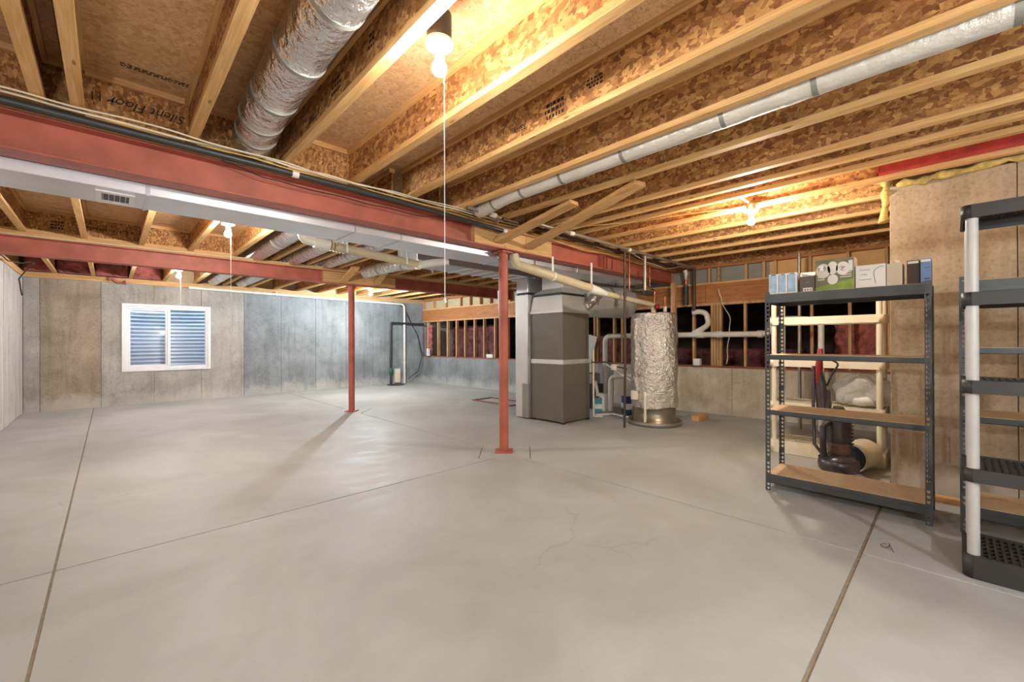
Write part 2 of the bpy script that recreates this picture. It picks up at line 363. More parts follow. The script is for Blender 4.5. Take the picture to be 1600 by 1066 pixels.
# ------------------------------------------------------------------ walls
WX0, WX1, WZ0, WZ1 = .21, 1.76, .75, 2.21
def with_hole(mb, x0, x1, z0, z1, y0, y1):
    if x1 <= WX0 or x0 >= WX1: return mb.box((x0, y0, z0), (x1, y1, z1))
    mb.box((x0, y0, z0), (x1, y1, WZ0)); mb.box((x0, y0, WZ1), (x1, y1, z1))
    if x0 < WX0: mb.box((x0, y0, WZ0), (WX0, y1, WZ1))
    if x1 > WX1: mb.box((WX1, y0, WZ0), (x1, y1, WZ1))
    return mb
wb = MB()
for a, b in ((XL-.25, WX0), (WX0, WX1), (WX1, 9)): with_hole(wb, a, b, -.1, 2.67, YB+.02, YB+.25)
wb = struct(wb.build('wall_back', 'conc'))
seams = [XL, -1.0, -.13, .73, 1.6, 2.48, 3.34, 4.23, 5.1, 5.94, 6.35, 7.2, 7.75]
for i, (a, b) in enumerate(zip(seams, seams[1:])):
    d = .003*((i*7) % 3)
    with_hole(MB(), a+.003, b-.003, 0, 2.66, YB-.004-d, YB+.03).build('concrete_panel', 'conc_brown' if i == 1 else ('conc' if i < 5 else 'conc_grey'), wb, bevel=.003)
box('sill_plate', 'lum_x', (XL, YB-.0, 2.67), (7.8, YB+.2, 2.71), wb)
box('rim_board', 'sheath', (XL-.3, YB+.14, 2.71), (9, YB+.2, ST+.02), wb)
box('sill_plate', 'lum_x', (XL, YB+.02, 2.71), (7.8, YB+.2, 2.778), wb)
wl = struct(MB().box((XL-.3, YF, -.1), (XL-.02, YB+.25, 2.67)).build('wall_left', 'conc_left'))
yy = YF
k = 0
while yy < YB-.05:
    y2 = min(yy+.87, YB-.01)
    box('concrete_panel', 'conc_left', (XL-.03, yy+.003, 0), (XL-.003*((k*5) % 3), y2-.003, 2.66), wl, .003); yy += .87; k += 1
box('sill_plate', 'lum_y', (XL-.2, YF, 2.67), (XL, YB, 2.778), wl)
box('rim_board', 'osb_web', (XL-.3, YF, 2.778), (XL-.04, YB+.3, ST), wl)
box('sky_light_block', 'conc_left', (XL-.35, YF, -.1), (XL-.301, YB+.3, ST+.1), wl)  # unseen sheet added outside the wall to stop sky light leaking in
wf = struct(MB().box((XL-.3, YF-.3, -.1), (9, YF, ST)).build('wall_front', 'conc'))
# near right concrete wall: a solid return whose face is at x = 5.15 and whose far end is at y = 0.4
wr = struct(MB().box((5.17, YF, -.1), (8.9, .385, 2.75)).build('wall_near_right', 'conc_tan'))
for a, b in ((YF, -1.1), (-1.1, -.35), (-.35, .4)):
    box('concrete_panel', 'conc_tan', (5.15, a+.003, 0), (5.2, b-.002, 2.76), wr, .004)
box('end_panel', 'conc_tan', (5.2, .37, 0), (8.2, .4, 2.76), wr)

# right wall with the crawl space behind its stud bays (local frame: y runs along the wall, x into it)
TH = math.atan(.0455)
wp = MB().box((.03, .35, -.1), (.22, 13.1, .86)).build('wall_right', 'conc'); struct(wp)
wp.location = (8.29, 0, 0); wp.rotation_euler = (0, 0, TH)
def RW(name, mat, a, b, bevel=0): return box(name, mat, a, b, wp, bevel, True)
for a, b in ((.36, 2.78), (2.78, 5.2), (5.2, 7.6), (7.6, 10.03), (10.03, 12.7)):
    RW('concrete_panel', 'conc_grey' if a > 5 else 'conc_warm', (0, a+.003, 0), (.05, b-.003, .865), .003)
RW('sill_plate', 'sill', (.0, .36, .865), (.16, 12.8, .90))
studs = [0.65, 1.105, 1.59, 2.10, 2.57, 3.47, 3.90, 4.30, 4.75, 5.2, 5.7, 6.15, 6.65, 7.1, 7.55, 8.0, 8.5, 9.0, 9.46, 9.88, 10.32, 10.73, 11.18, 11.69, 12.25, 12.72]
sme = MB().box((.0, -.02, .90), (.09, .02, 2.03)).build('stud', 'stud', wp, True); sme.location = (.02, studs[0], 0)
for s_ in studs[1:]:
    o = sme.copy(); C.objects.link(o); o.location = (.02, s_, 0)
for y in (2.98, 3.03, 3.08, 3.13):
    o = sme.copy(); C.objects.link(o); o.location = (.015+.002*(y*100 % 2), y, 0)
for y in (5.62, 5.0, 4.05):
    o = sme.copy(); C.objects.link(o); o.location = (.02, y, 0)
RW('bottom_header_plate', 'stud', (.005, .36, 2.03), (.13, 12.8, 2.075))
for a, b in ((.36, 3.24), (3.24, 6.9), (6.9, 9.8), (9.8, 12.8)): RW('header', 'header', (.01, a+.002, 2.075), (.12, b-.002, 2.425), .004)
RW('top_header_plate', 'lum_y', (-.005, .36, 2.425), (.14, 12.8, 2.46))
cm = MB().box((0, -.02, 2.46), (.09, .02, 2.735)).build('cripple_stud', 'stud', wp, True)
cy = [.68, 1.125, 1.61, 2.1, 2.27, 2.55, 3.01, 3.18, 3.6, 3.9, 4.4, 4.9, 5.4, 5.9, 6.4, 6.9, 7.4, 7.9, 8.4, 8.8, 9.2, 9.63, 10.08, 10.53, 11.27, 11.92, 12.5]
cm.location = (.02, cy[0], 0)
for y in cy[1:]:
    o = cm.copy(); C.objects.link(o); o.location = (.02, y, 0)
RW('top_plate', 'header', (-.005, .36, 2.735), (.14, 12.8, 2.778))
RW('sheathing_panel', 'sheath_tan', (.115, .36, 2.46), (.13, 2.2, 2.735)); RW('sheathing_panel', 'sheath_grey', (.115, 2.2, 2.46), (.13, 6, 2.735)); RW('sheathing_panel', 'sheath', (.115, 6, 2.46), (.13, 12.8, 2.735))
RW('rim_board', 'osb_web', (.06, .36, 2.778), (.1, 12.8, ST))
# crawl space shell
cs = struct(MB().box((0, 0, 0), (.01, .01, .01)).build('crawl_space', 'dirt')); cs.location = (8.6, .4, .5)
cs.data.clear_geometry(); mb = MB().box((0, -.6, -.1), (3.6, 13.5, .2)).box((3.5, -.6, 0), (3.7, 13.5, 2.6)).box((-.1, -.7, 0), (3.7, -.6, 2.6)).box((-1, 12.9, 0), (3.7, 13.5, 2.6)).box((-.1, -.6, 1.65), (3.7, 13.5, 1.9))
cs.data.from_pydata([tuple(v) for v in mb.v], [], mb.f); cs.data.update()
def lumpy(name, mat, x0, x1, y0, y1, z0, z1, parent=None, amp=.05, nx=14, nz=7, face=(-1, 0)):
    """a soft batt: box whose visible faces are puffed and rumpled"""
    rnd = random.Random(hash((round(x0*10), round(y0*10), nx)) & 0xffff)
    mb = MB(); ph = [rnd.uniform(0, 6) for _ in range(6)]
    def w(a, b): return amp*(math.sin(a*3.1+ph[0])*math.sin(b*2.7+ph[1])+.6*math.sin(a*7+ph[2]+b*3)+.5*math.sin(b*9+ph[3]-a*4)+.5*rnd.uniform(-1, 1))
    if face[0]:
        vs = [((x0 if j < 99 else x0)+w(i, j)*.6-.0, y0+(y1-y0)*i/nx, z0+(z1-z0)*j/nz) for i in range(nx+1) for j in range(nz+1)]
        bk = [(x1, y0+(y1-y0)*i/nx, z0+(z1-z0)*j/nz) for i in range(nx+1) for j in range(nz+1)]
    else:
        vs = [(x0+(x1-x0)*i/nx, y0+w(i, j)*.6, z0+(z1-z0)*j/nz) for i in range(nx+1) for j in range(nz+1)]
        bk = [(x0+(x1-x0)*i/nx, y1, z0+(z1-z0)*j/nz) for i in range(nx+1) for j in range(nz+1)]
    q = nz+1; N = len(vs)
    fs = [(i*q+j, (i+1)*q+j, (i+1)*q+j+1, i*q+j+1) for i in range(nx) for j in range(nz)]
    fb = [tuple(a+N for a in f[::-1]) for f in fs]
    ed = []
    for i in range(nx): ed += [(i*q, i*q+N, (i+1)*q+N, (i+1)*q), (i*q+nz, (i+1)*q+nz, (i+1)*q+nz+N, i*q+nz+N)]
    for j in range(nz): ed += [(j, j+1, j+1+N, j+N), (nx*q+j, nx*q+j+N, nx*q+j+1+N, nx*q+j+1)]
    mb.add(vs+bk, fs+fb+ed, True)
    return mb.build(name, mat, parent)
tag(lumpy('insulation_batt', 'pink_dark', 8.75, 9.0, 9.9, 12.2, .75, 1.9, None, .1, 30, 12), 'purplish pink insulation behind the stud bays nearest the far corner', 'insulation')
tag(lumpy('insulation_batt', 'pink', 8.65, 9.1, .6, 1.35, .72, 1.75, None, .12, 12, 9), 'dark pink insulation heap seen through the white plastic shelves', 'insulation')
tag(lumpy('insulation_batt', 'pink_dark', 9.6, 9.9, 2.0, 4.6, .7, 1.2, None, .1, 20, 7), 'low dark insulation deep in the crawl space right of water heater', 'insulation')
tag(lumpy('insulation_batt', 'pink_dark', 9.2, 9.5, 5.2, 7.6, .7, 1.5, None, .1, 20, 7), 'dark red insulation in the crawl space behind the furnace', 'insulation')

# ------------------------------------------------------------------ ceiling: subfloor, I-joists, blocking
ce = struct(MB().box((XL-.3, YF-.3, ST+.022), (9.2, YB+.3, ST+.2)).build('ceiling', 'subfloor'))
xs = XL-.3; i = 0
while xs < 8.4:
    y0 = YF if i % 2 else YF-1.2
    while y0 < YB:
        box('subfloor_panel', 'subfloor', (xs+.0015, max(y0, YF)+.0015, ST), (min(xs+1.31, 8.8)-.0015, min(y0+2.62, YB+.2)-.0015, ST+.025), ce)
        y0 += 2.62
    xs += 1.31; i += 1
def make_joist(L):
    w = MB().box((-.006, 0, .035), (.006, L, ST-JB-.035))
    x = .61
    while x < L: w.box((-.0075, x, .036), (.0075, x+.004, ST-JB-.036)); x += 1.22
    w = w.build('joist', 'osb_web', ce)
    MB().box((-.03, 0, 0), (.03, L, .04)).build('flange', 'joist_flange', w)
    MB().box((-.03, 0, ST-JB-.04), (.03, L, ST-JB)).build('flange', 'joist_flange', w)
    return w
def row(xr, y0, y1):
    j = make_joist(y1-y0); j.location = (xr[0]-.03, y0, JB)
    for x in xr[1:]:
        c = copy_tree(j); c.location = (x-.03, y0, JB)
row([-.842, -.27, -.108, .4525, 1.045, 1.616, 2.18, 2.75, 3.34, 3.94, 4.26, 4.53, 5.01], YF, 3.84)
row([5.63, 6.22, 6.78, 7.35], .41, 3.84)
MIDX = [-.765, -.215, .366, .937, 1.51, 2.08, 2.65, 3.22, 3.79, 4.36, 4.93, 5.5, 6.07, 6.64, 7.21]
row(MIDX, 3.88, 8.24)
row(MIDX, 8.26, YB+.13)
def blocking(a, b, y, mat='osb_web'):
    w = box('blocking', mat, (a-.023, y, JB+.04), (b+.025, y+.014, ST-.04), ce)
    MB().box((a, y-.025, JB), (b, y+.04, JB+.04)).build('flange', 'lum_x', w)
    MB().box((a, y-.025, ST-.04), (b, y+.04, ST)).build('flange', 'lum_x', w)
    return w
fr_ = [XL, -.842, -.27, -.108, .4525, 1.045, 1.616]
bk1 = [blocking((a if n_ == 0 else a+.0), b-.062, 3.80) for n_, (a, b) in enumerate(zip(fr_, fr_[1:]))]
md_ = [XL]+MIDX[:5]
bk2 = [blocking(a, b-.062, 8.17) for a, b in zip(md_, md_[1:])]
for a, b in zip(MIDX[8:], MIDX[9:]): blocking(a, b-.062, 8.17)
INKROT = (PI/2, 0, 0)
text('printed_lettering', 'Silent Floor', 'ink', bk1[3], (.20, 3.797, 2.975), (PI/2, PI, 0), .085, .35)
text('printed_lettering', '+ 11', 'ink', bk1[3], (-.03, 3.797, 2.97), (PI/2, PI, 0), .07)
text('printed_lettering', 'PERFORMANCE PLUS', 'ink', bk2[2], (.06, 8.167, 2.92), INKROT, .062)
def stamp(parent, x, y, z, w, h, axis='y'):
    mb = MB(); rnd = random.Random(int(x*100))
    for r in range(3):
        a = 0
        while a < w:
            l = rnd.uniform(.008, .03); q = (x+a, y, z+r*h/3)
            if axis == 'y': mb.box(q, (q[0]+min(l, w-a), q[1]-.001, q[2]+h/3*.6))
            elif axis == 'x': mb.box((x, y+a, z+r*h/3), (x-.001, y+a+l, z+r*h/3+h/3*.6))
            else: mb.box((x+a, y+r*h/3, z), (x+a+l, y+r*h/3+h/3*.6, z-.001))
            a += l+.01
    o = mb.build('printed_stamp', 'ink', parent); return o
stamp(bk2[1], -.56, 8.168, 2.87, .13, .12)
stamp(ce, .05, 3.55, ST-.0002, .5, .05, 'z'); stamp(ce, .3, 7.95, ST-.0002, .4, .03, 'z'); stamp(ce, -.55, 7.95, ST-.0002, .25, .03, 'z')
for x, y, z, w, h in ((1.009, 2.55, 2.9, .12, .1), (1.009, 2.1, 2.93, .06, .09), (1.009, 2.9, 2.88, .2, .05), (2.144, 1.75, 2.86, .16, .12), (2.144, 1.45, 2.92, .1, .07), (2.144, 2.1, 2.88, .1, .04)):
    stamp(ce, x, y, z, w, h, 'x')

# ------------------------------------------------------------------ window with its well
wi = thing('window_1', '', ''); del wi['label']; del wi['category']; wi['kind'] = 'structure'; wi.location = (WX0, YB, WZ0)
def frame(mb, x0, x1, z0, z1, y0, y1, t): 
    mb.box((x0, y0, z0), (x0+t, y1, z1)); mb.box((x1-t, y0, z0), (x1, y1, z1)); mb.box((x0+t, y0, z0), (x1-t, y1, z0+t)); mb.box((x0+t, y0, z1-t), (x1-t, y1, z1)); return mb
frame(MB(), WX0-.02, WX1+.02, WZ0-.02, WZ1+.02, YB-.03, YB+.06, .055).build('buck_frame', 'vinyl', wi, bevel=.005)
frame(MB(), WX0+.035, WX1-.035, WZ0+.035, WZ1-.035, YB+.0, YB+.1, .05).build('window_frame', 'vinyl', wi, bevel=.004)
box('mullion', 'vinyl', (.965, YB+.01, WZ0+.085), (1.02, YB+.09, WZ1-.085), wi, .004)
sash = frame(MB(), WX0+.086, .964, WZ0+.086, WZ1-.086, YB+.03, YB+.06, .035).build('sash', 'vinyl', wi, bevel=.003)
box('pane', 'glass', (WX0+.12, YB+.043, WZ0+.12), (.93, YB+.047, WZ1-.12), sash)
box('pane', 'glass', (1.02, YB+.063, WZ0+.085), (WX1-.085, YB+.067, WZ1-.085), wi)
mb = MB(); nz, na = 120, 28; z0, z1 = .45, 2.75; vs = []
for j in range(nz+1):
    z = z0+(z1-z0)*j/nz; rr_ = .014*math.sin(2*PI*z/.092)
    for i in range(na+1):
        a = PI*i/na; vs.append((.985-(1.02+rr_)*math.cos(a), YB+.26+(.92+rr_)*math.sin(a)**.8 if 0 < i < na else YB+.26, z))
mb.add(vs, [(j*(na+1)+i, j*(na+1)+i+1, (j+1)*(na+1)+i+1, (j+1)*(na+1)+i) for j in range(nz) for i in range(na)], True)
well = thing('window_well', 'corrugated steel window well seen through the basement window', 'window well', (.985, YB+.3, .45))
mb.build('corrugated_wall', 'well_steel', well, solid=.003)
MB().prism([(.985-1.0*math.cos(PI*i/16), YB+.26+.9*math.sin(PI*i/16)) for i in range(17)], .4, .5).build('gravel_bed', 'conc', well)
gr = struct(MB().box((-8, YB+1.25, 2.4), (12, YB+9, 2.6)).box((-8, YB+.2, 2.4), (-.1, YB+1.25, 2.6)).box((2.1, YB+.2, 2.4), (12, YB+1.25, 2.6)).build('ground', 'dirt'))

# ------------------------------------------------------------------ steel beams, columns, filler blocks, braces
def steel_beam(name, label, x0, x1, y, z0=2.49, z1=2.725, mat='red', hw=.09):
    b = thing(name, label, 'steel beam', (x0, y, z0))
    MB().box((x0, y-.006, z0+.01), (x1, y+.006, z1-.01)).build('web', mat, b)
    MB().box((x0, y-hw, z0), (x1, y+hw, z0+.014)).build('flange', mat, b, bevel=.003)
    MB().box((x0, y-hw, z1-.014), (x1, y+hw, z1)).build('flange', mat, b, bevel=.003)
    return b
Y1, Y2 = 3.86, 8.24
b1 = steel_beam('steel_beam', 'red steel beam nearest the camera, over the duct and front post', XL+.0, 8.06, Y1)
b2 = steel_beam('steel_beam', 'red steel beam further back, nearer the window wall', XL+.0, 7.85, Y2)
for b, y, x1 in ((b1, Y1, 8.06), (b2, Y2, 7.85)): box('wood_plate', 'lum_x', (XL, y-.1, 2.725), (x1, y+.1, 2.779), b, .003)
for a, b in ((3.02, 3.5), (3.5, 3.86), (3.86, 4.36)): box('filler_block', 'lum_x', (a+.002, Y1-.085, 2.505), (b-.002, Y1-.008, 2.71), b1, .003)
for a, b in ((2.9, 3.33), (3.33, 3.98), (3.98, 4.38)): box('filler_block', 'lum_x', (a+.002, Y2-.085, 2.505), (b-.002, Y2-.008, 2.71), b2, .003)
for x in (5.55, 5.62): box('stiffener', 'red', (x, Y1-.085, 2.504), (x+.012, Y1-.007, 2.71), b1)
def column(label, x, y):
    c = thing('steel_column', label, 'post', (x, y, 0), group='round red steel posts')
    MB().cyl((x, y, .018), (x, y, 2.46), .058, 24).build('pipe', 'red', c)
    MB().prism([(x+.15*math.cos(a), y+.15*math.sin(a)) for a in (0, PI/2, PI, 3*PI/2)], 0, .016).build('base_plate', 'red', c, bevel=.002)
    MB().box((x-.085, y-.085, 2.46), (x+.085, y+.085, 2.476)).build('cap_plate', 'red', c)
    MB().cyl((x, y, 2.476), (x, y, 2.489), .05, 12).build('cap_collar', 'red', c)
    for dx, dy in ((-.11, 0), (.11, 0), (0, .11), (0, -.11)): MB().cyl((x+dx*.7, y+dy*.7, 2.44), (x+dx*.7, y+dy*.7, 2.488), .009, 6).build('bolt', 'iron', c)
    return c
column('red steel post standing nearest the camera, in front of the furnace', 3.54, 3.86)
column('red steel post further back, in the middle of the floor', 3.46, 8.22)
def brace(label, p0, p1): 
    tag(MB().obox(p0, p1, .135, .04).build('wood_brace', 'lum_y', bevel=.003), label, 'brace')
brace('diagonal lumber brace left of the nearer post top, rising to a joist', (3.37, 3.755, 2.56), (3.37, 2.62, 2.755))
brace('diagonal lumber brace right of the nearer post top, the longer one', (3.87, 3.75, 2.56), (3.38, 1.90, 2.755))
brace('short diagonal brace left of the further post top', (3.28, 8.13, 2.56), (3.30, 7.62, 2.755))
brace('short diagonal brace right of the further post top', (3.95, 8.13, 2.56), (3.82, 7.45, 2.755))
sb = thing('steel_beam', 'bright red steel beam under the joists at upper right, above concrete wall', 'steel beam', (4.9, .46, 2.82))
MB().box((4.925, YF, 2.822), (4.94, .46, 2.955)).build('web', 'red_bright', sb); MB().box((4.90, YF, 2.82), (4.95, .46, 2.832)).build('flange', 'red_bright', sb); MB().box((4.90, .452, 2.82), (4.94, .46, 2.955)).build('end_plate', 'red_bright', sb)

def lump_strip(name, mat, pts, r, parent=None, n=8, seed=1):
    rnd = random.Random(seed); mb = MB(); P = [Vector(p) for p in pts]; path = []; rs = []
    for a, b in zip(P, P[1:]):
        k = max(2, int((b-a).length/.06))
        for i in range(k): path.append(a.lerp(b, i/k)+Vector((rnd.uniform(-1, 1), rnd.uniform(-1, 1), rnd.uniform(-1, 1)))*r*.45); rs.append(r*rnd.uniform(.45, 1.25))
    return mb.tube(path, rs, n).build(name, mat, parent)
tag(lump_strip('foam_seal', 'yellow_foam', [(5.13, .36, 2.75), (5.12, -.3, 2.775), (5.12, -1.4, 2.78)], .035, seed=4), 'ragged yellow foam along the top of the near right concrete wall', 'foam')
tag(lump_strip('foam_seal', 'yellow_foam', [(5.2, .43, 2.45), (5.19, .43, 2.78), (5.3, .45, 2.95)], .04, seed=5), 'yellow foam lump at the top corner of the near right concrete wall', 'foam')
for (a, b), lb in zip(((XL+.02, -.83), (-.76, -.28), (-.21, .30), (.37, .87)), ('leftmost pink insulation batt above the window wall', 'second pink insulation batt from the left above the window wall', 'pink insulation batt sagging over the wall left of the window', 'pink insulation batt above the window beside the bulb')):
    tag(lumpy('insulation_batt', 'pink', a, b, YB-.12 if b < .8 else YB+.02, YB+.1, 2.79, ST-.01, None, .05, 10, 6, (0, -1)), lb, 'insulation')
tag(lump_strip('insulation_scrap', 'pink', [(.0, YB-.05, 2.75), (.2, YB-.07, 2.66), (.33, YB-.06, 2.7)], .04, seed=9), 'small torn pink scrap hanging over the wall top near the window', 'insulation')

# ------------------------------------------------------------------ main trunk duct and register
du = thing('trunk_duct', 'long rectangular sheet metal duct running behind the nearer red beam', 'duct', (XL, 3.97, 2.42))
xe = [XL, .2, 1.71, 2.2, 3.7, 5.2, 7.15]
for a, b in zip(xe, xe[1:]):
    d = MB().box((a+.001, 3.975, 2.42), (b-.001, 4.43, 2.72)).build('duct_section', 'duct_dark', du, bevel=.004)
    if b < 7: MB().box((b-.012, 3.968, 2.413), (b+.012, 4.437, 2.725)).build('drive_cleat', 'galv', d)
rg = thing('air_register', 'white metal register grille on the underside of the long duct', 'vent', (-.07, 4.04, 2.42))
frame_ = MB()
x0, x1, y0, y1 = -.07, .135, 4.04, 4.36
for a, b in (((x0, y0), (x0+.03, y1)), ((x1-.03, y0), (x1, y1)), ((x0+.03, y0), (x1-.03, y0+.05)), ((x0+.03, y1-.05), (x1-.03, y1))): frame_.box((a[0], a[1], 2.405), (b[0], b[1], 2.4195))
frame_.build('register_frame', 'white', rg, bevel=.002)
box('opening_shade', 'black', (x0+.03, y0+.05, 2.416), (x1-.03, y1-.05, 2.4195), rg)  # black sheet paints the shade behind the louvers
for k_ in range(5): MB().box((x0+.035+k_*.03, y0+.05, 2.409), (x0+.038+k_*.03, y1-.05, 2.416)).build('louver', 'white', rg)

# flexible / wrapped round ducts
def wrapped_duct(name, label, pts, r, mat, bands, bandmat='galv_dull', seed=0, cat='duct', n=20, rough=.03):
    rnd = random.Random(seed); d = thing(name, label, cat, pts[0]); P = [Vector(p) for p in pts]; path = []; rs = []
    tot = sum((b-a).length for a, b in zip(P, P[1:]))
    for a, b in zip(P, P[1:]):
        k = max(2, int((b-a).length/.07))
        for i in range(k): path.append(a.lerp(b, i/k)); rs.append(r*(1+rnd.uniform(-rough, rough)))
    path.append(P[-1]); rs.append(r)
    MB().tube(path, rs, n).build('wrap', mat, d)
    for f in bands:
        s_ = f*tot; acc = 0
        for a, b in zip(P, P[1:]):
            L = (b-a).length
            if acc+L >= s_:
                q = a.lerp(b, (s_-acc)/L); dd = (b-a).normalized()
                MB().tube([q-dd*.014, q+dd*.014], r*1.035, n).build('band', bandmat, d); break
            acc += L
    return d
wrapped_duct('insulated_duct', 'large silver foil wrapped round duct between ceiling joists at upper left', [(.80, 3.72, 2.90), (.75, 3.2, 2.91), (.745, 2.2, 2.93), (.74, .3, 2.93), (.74, YF+.1, 2.93)], .135, 'foil', [.035, .075, .13, .21, .29, .42], seed=2, n=28, rough=.025)
wrapped_duct('insulated_duct', 'long thin white wrapped duct along a joist at upper right', [(2.9, 3.55, 2.78), (2.86, 3.0, 2.81), (2.86, .5, 2.81), (2.86, YF+.1, 2.81)], .075, 'foil_white', [.05, .12, .2, .3, .42, .5, .62, .75], seed=3)
for x, lb in ((1.80, 'grey wrapped duct in the joist bay right of the middle bulb'), (2.37, 'silver wrapped duct, second bay right of the middle bulb'), (2.94, 'third wrapped duct bay right of the middle bulb, ending by the braces')):
    wrapped_duct('insulated_duct', lb, [(x, 4.5, 2.86), (x, 8.3, 2.86), (x, YB-.3 if x < 2.5 else 9.5, 2.86)], .125, 'foil', [.1, .3, .5, .7, .9], seed=int(x*10), rough=.015)
wrapped_duct('insulated_duct', 'wide crumpled foil duct beside the further braces', [(3.6, 5.72, 2.62), (3.5, 6.5, 2.66), (3.47, 7.6, 2.668)], .1, 'foil2', [.3, .7], seed=8, rough=.05)
d2 = thing('trunk_duct', 'shiny second sheet metal duct parallel to the long duct, further back', 'duct', (3.2, 5.2, 2.5))
for a, b in ((3.1, 4.3), (4.3, 5.5), (5.5, 6.6)): MB().box((a, 5.15, 2.5), (b-.002, 5.7, 2.74)).build('duct_section', 'galv', d2, bevel=.004)
for k_ in range(11): MB().box((4.0+k_*.24, 5.12, 2.488), (4.05+k_*.24, 5.71, 2.498)).build('reflection_strip', 'white', d2)  # white strips paint the joist reflections on the shiny underside
pp = thing('vent_pipe', 'beige plastic pipe hung under the long duct with a ribbed coupling', 'pipe', (1.5, 4.8, 2.45))
MB().tube([(1.85, 4.82, 2.44), (2.9, 4.80, 2.37)], .05, 16).build('pipe', 'pvc_beige', pp)
MB().tube([(1.62, 4.82, 2.46), (1.78, 4.82, 2.445)], .062, 16).build('coupling', 'pvc', pp)
MB().tube(bent([(1.50, 4.82, 2.62), (1.50, 4.82, 2.47), (1.63, 4.82, 2.46)], .1), .05, 14).build('elbow', 'pvc', pp)
for k_ in range(4): MB().cyl((1.80+k_*.035, 4.82, 2.443-k_*.003), (1.815+k_*.035, 4.82, 2.442-k_*.003), .058, 16).build('ring', 'pvc_beige', pp)
MB().tube([(2.88, 4.8, 2.372), (2.93, 4.8, 2.37)], .068, 14).build('flange', 'pvc', pp)
for q in ((1.95, 4.82, 2.44), (2.7, 4.805, 2.4)): MB().box((q[0], q[1]-.06, q[2]-.055), (q[0]+.02, q[1]-.055, 2.78)).box((q[0], q[1]+.052, q[2]-.055), (q[0]+.02, q[1]+.057, 2.78)).build('hanger_strap', 'white', pp)
MB().tube([(2.93, 4.8, 2.37), (3.25, 4.62, 2.43)], .05, 14).build('branch', 'pvc', pp)

# ------------------------------------------------------------------ ceiling bulbs
def fixture(label, kind, x, y, zb, stringlen=0, boxside=None, lit=True):
    f = thing('ceiling_light', label, 'light', (x, y, zb))
    if kind == 'front' and lit: MB().lathe((x, y, 0), [(.056, zb+.0), (.06, zb+.03), (.06, zb+.13)], 16).build('junction_box', 'char', f)
    elif zb > 2.5:
        MB().lathe((x, y, 0), [(.05, zb+.0), (.05, max(zb+.02, JB+.006))], 16).build('junction_box', 'galv', f)
        MB().box((x-.3, y-.012, JB+.005), (x+.26, y+.012, JB+.012)).build('hanger_bar', 'galv', f)
    MB().lathe((x, y, 0), [(.0, zb-.03), (.03, zb-.03), (.066, zb-.016), (.068, zb), (.0, zb)], 24).build('base', 'porcelain', f)
    MB().lathe((x, y, 0), [(.0, zb-.075), (.021, zb-.075), (.024, zb-.03)], 16).build('socket', 'porcelain', f)
    if lit:
        zc = zb-.125; R = .036
        MB().lathe((x, y, 0), [(0.0005, zc-R)]+[(R*math.sin(a), zc-R*math.cos(a)) for a in [PI*k/10 for k in range(1, 8)]]+[(.019, zb-.084), (.017, zb-.075)], 18).build('bulb', 'bulb_'+kind, f)
    if stringlen:
        xs_ = x+.028
        MB().tube([(xs_, y, zb-.05), (xs_, y, zb-stringlen)], .0022, 5).build('pull_string', 'white', f)
        MB().lathe((xs_, y, zb-stringlen), [(.001, -.0), (.011, -.03), (.0, -.032)], 10).build('pull_knob', 'white', f)
    return f
fixture('nearest bare bulb in white holder, with a very long pull string', 'front', 1.14, 1.69, 2.79, 1.21)
fixture('bare bulb with pull string between the two red beams, at left', 'middle', .99, 5.78, 2.74, 1.25)
fixture('bare bulb near the window wall, behind the further red beam', 'back_left', .97, 10.35, 2.78, .9)
fixture('bare bulb giving cool light in the far corner behind the braces', 'back_right', 4.9, 10.45, 2.74)
fixture('bare bulb under the joists at right, above the grey steel shelves', 'right', 4.85, 1.455, 2.73)
fixture('unlit white bulb holder between the ducts and the further red beam', 'front', 4.40, 6.77, 2.74, 0, lit=False)
for lb, kd, x, y in (('added fill bulb on a cord behind the camera, towards the right', 'rear_fill', 1.9, -1.9), ('added fill bulb on a cord behind the camera, towards the left wall', 'rear_left_fill', -.5, -1.5)):  # two unseen bulbs added behind the camera to brighten the room and ceiling
    f = fixture(lb, kd, x, y, 2.0)
    MB().cyl((x, y, 2.1), (x, y, ST-.001), .004, 6).build('cord', 'cable_b', f)

# ------------------------------------------------------------------ pipes and cables along the nearer beam
def pipe(name, label, pts, r, mat, cat='pipe', rad=.08, n=10, joints=(), jm=None):
    d = thing(name, label, cat, pts[0]); MB().tube(bent(pts, rad), r, n).build('pipe', mat, d)
    for q0, q1 in joints: MB().cyl(q0, q1, r*1.25, n+2).build('coupling', jm or mat, d)
    return d
pipe('black_pipe', 'thick black pipe running along the top of the nearer red beam', [(XL+.02, 3.70, 2.735), (.8, 3.70, 2.735), (1.9, 3.70, 2.725), (3.42, 3.70, 2.68)], .026, 'abs', n=12, joints=[((1.07, 3.70, 2.734), (1.12, 3.70, 2.734)), ((3.38, 3.70, 2.68), (3.44, 3.70, 2.68))], jm='pvc')
def cable(label, pts, r, mat, sag=.01, seed=0, cat='cable'):
    rnd = random.Random(seed); P = [Vector(p) for p in pts]; out = []
    for a, b in zip(P, P[1:]):
        k = max(3, int((b-a).length/.22))
        for i in range(k): out.append(a.lerp(b, i/k)+Vector((0, rnd.uniform(-sag, sag), rnd.uniform(-sag, sag)*.8)))
    out.append(P[-1])
    sm = []
    for i in range(len(out)-1):
        p0, p1, p2, p3 = out[max(i-1, 0)], out[i], out[i+1], out[min(i+2, len(out)-1)]
        for t_ in (0, .33, .66): sm.append(.5*((2*p1)+(p2-p0)*t_+(2*p0-5*p1+4*p2-p3)*t_*t_+(3*p1-p0-3*p2+p3)*t_**3))
    sm.append(out[-1])
    return tag(MB().tube(sm, r, 6).build('electric_cable', mat), label, cat)
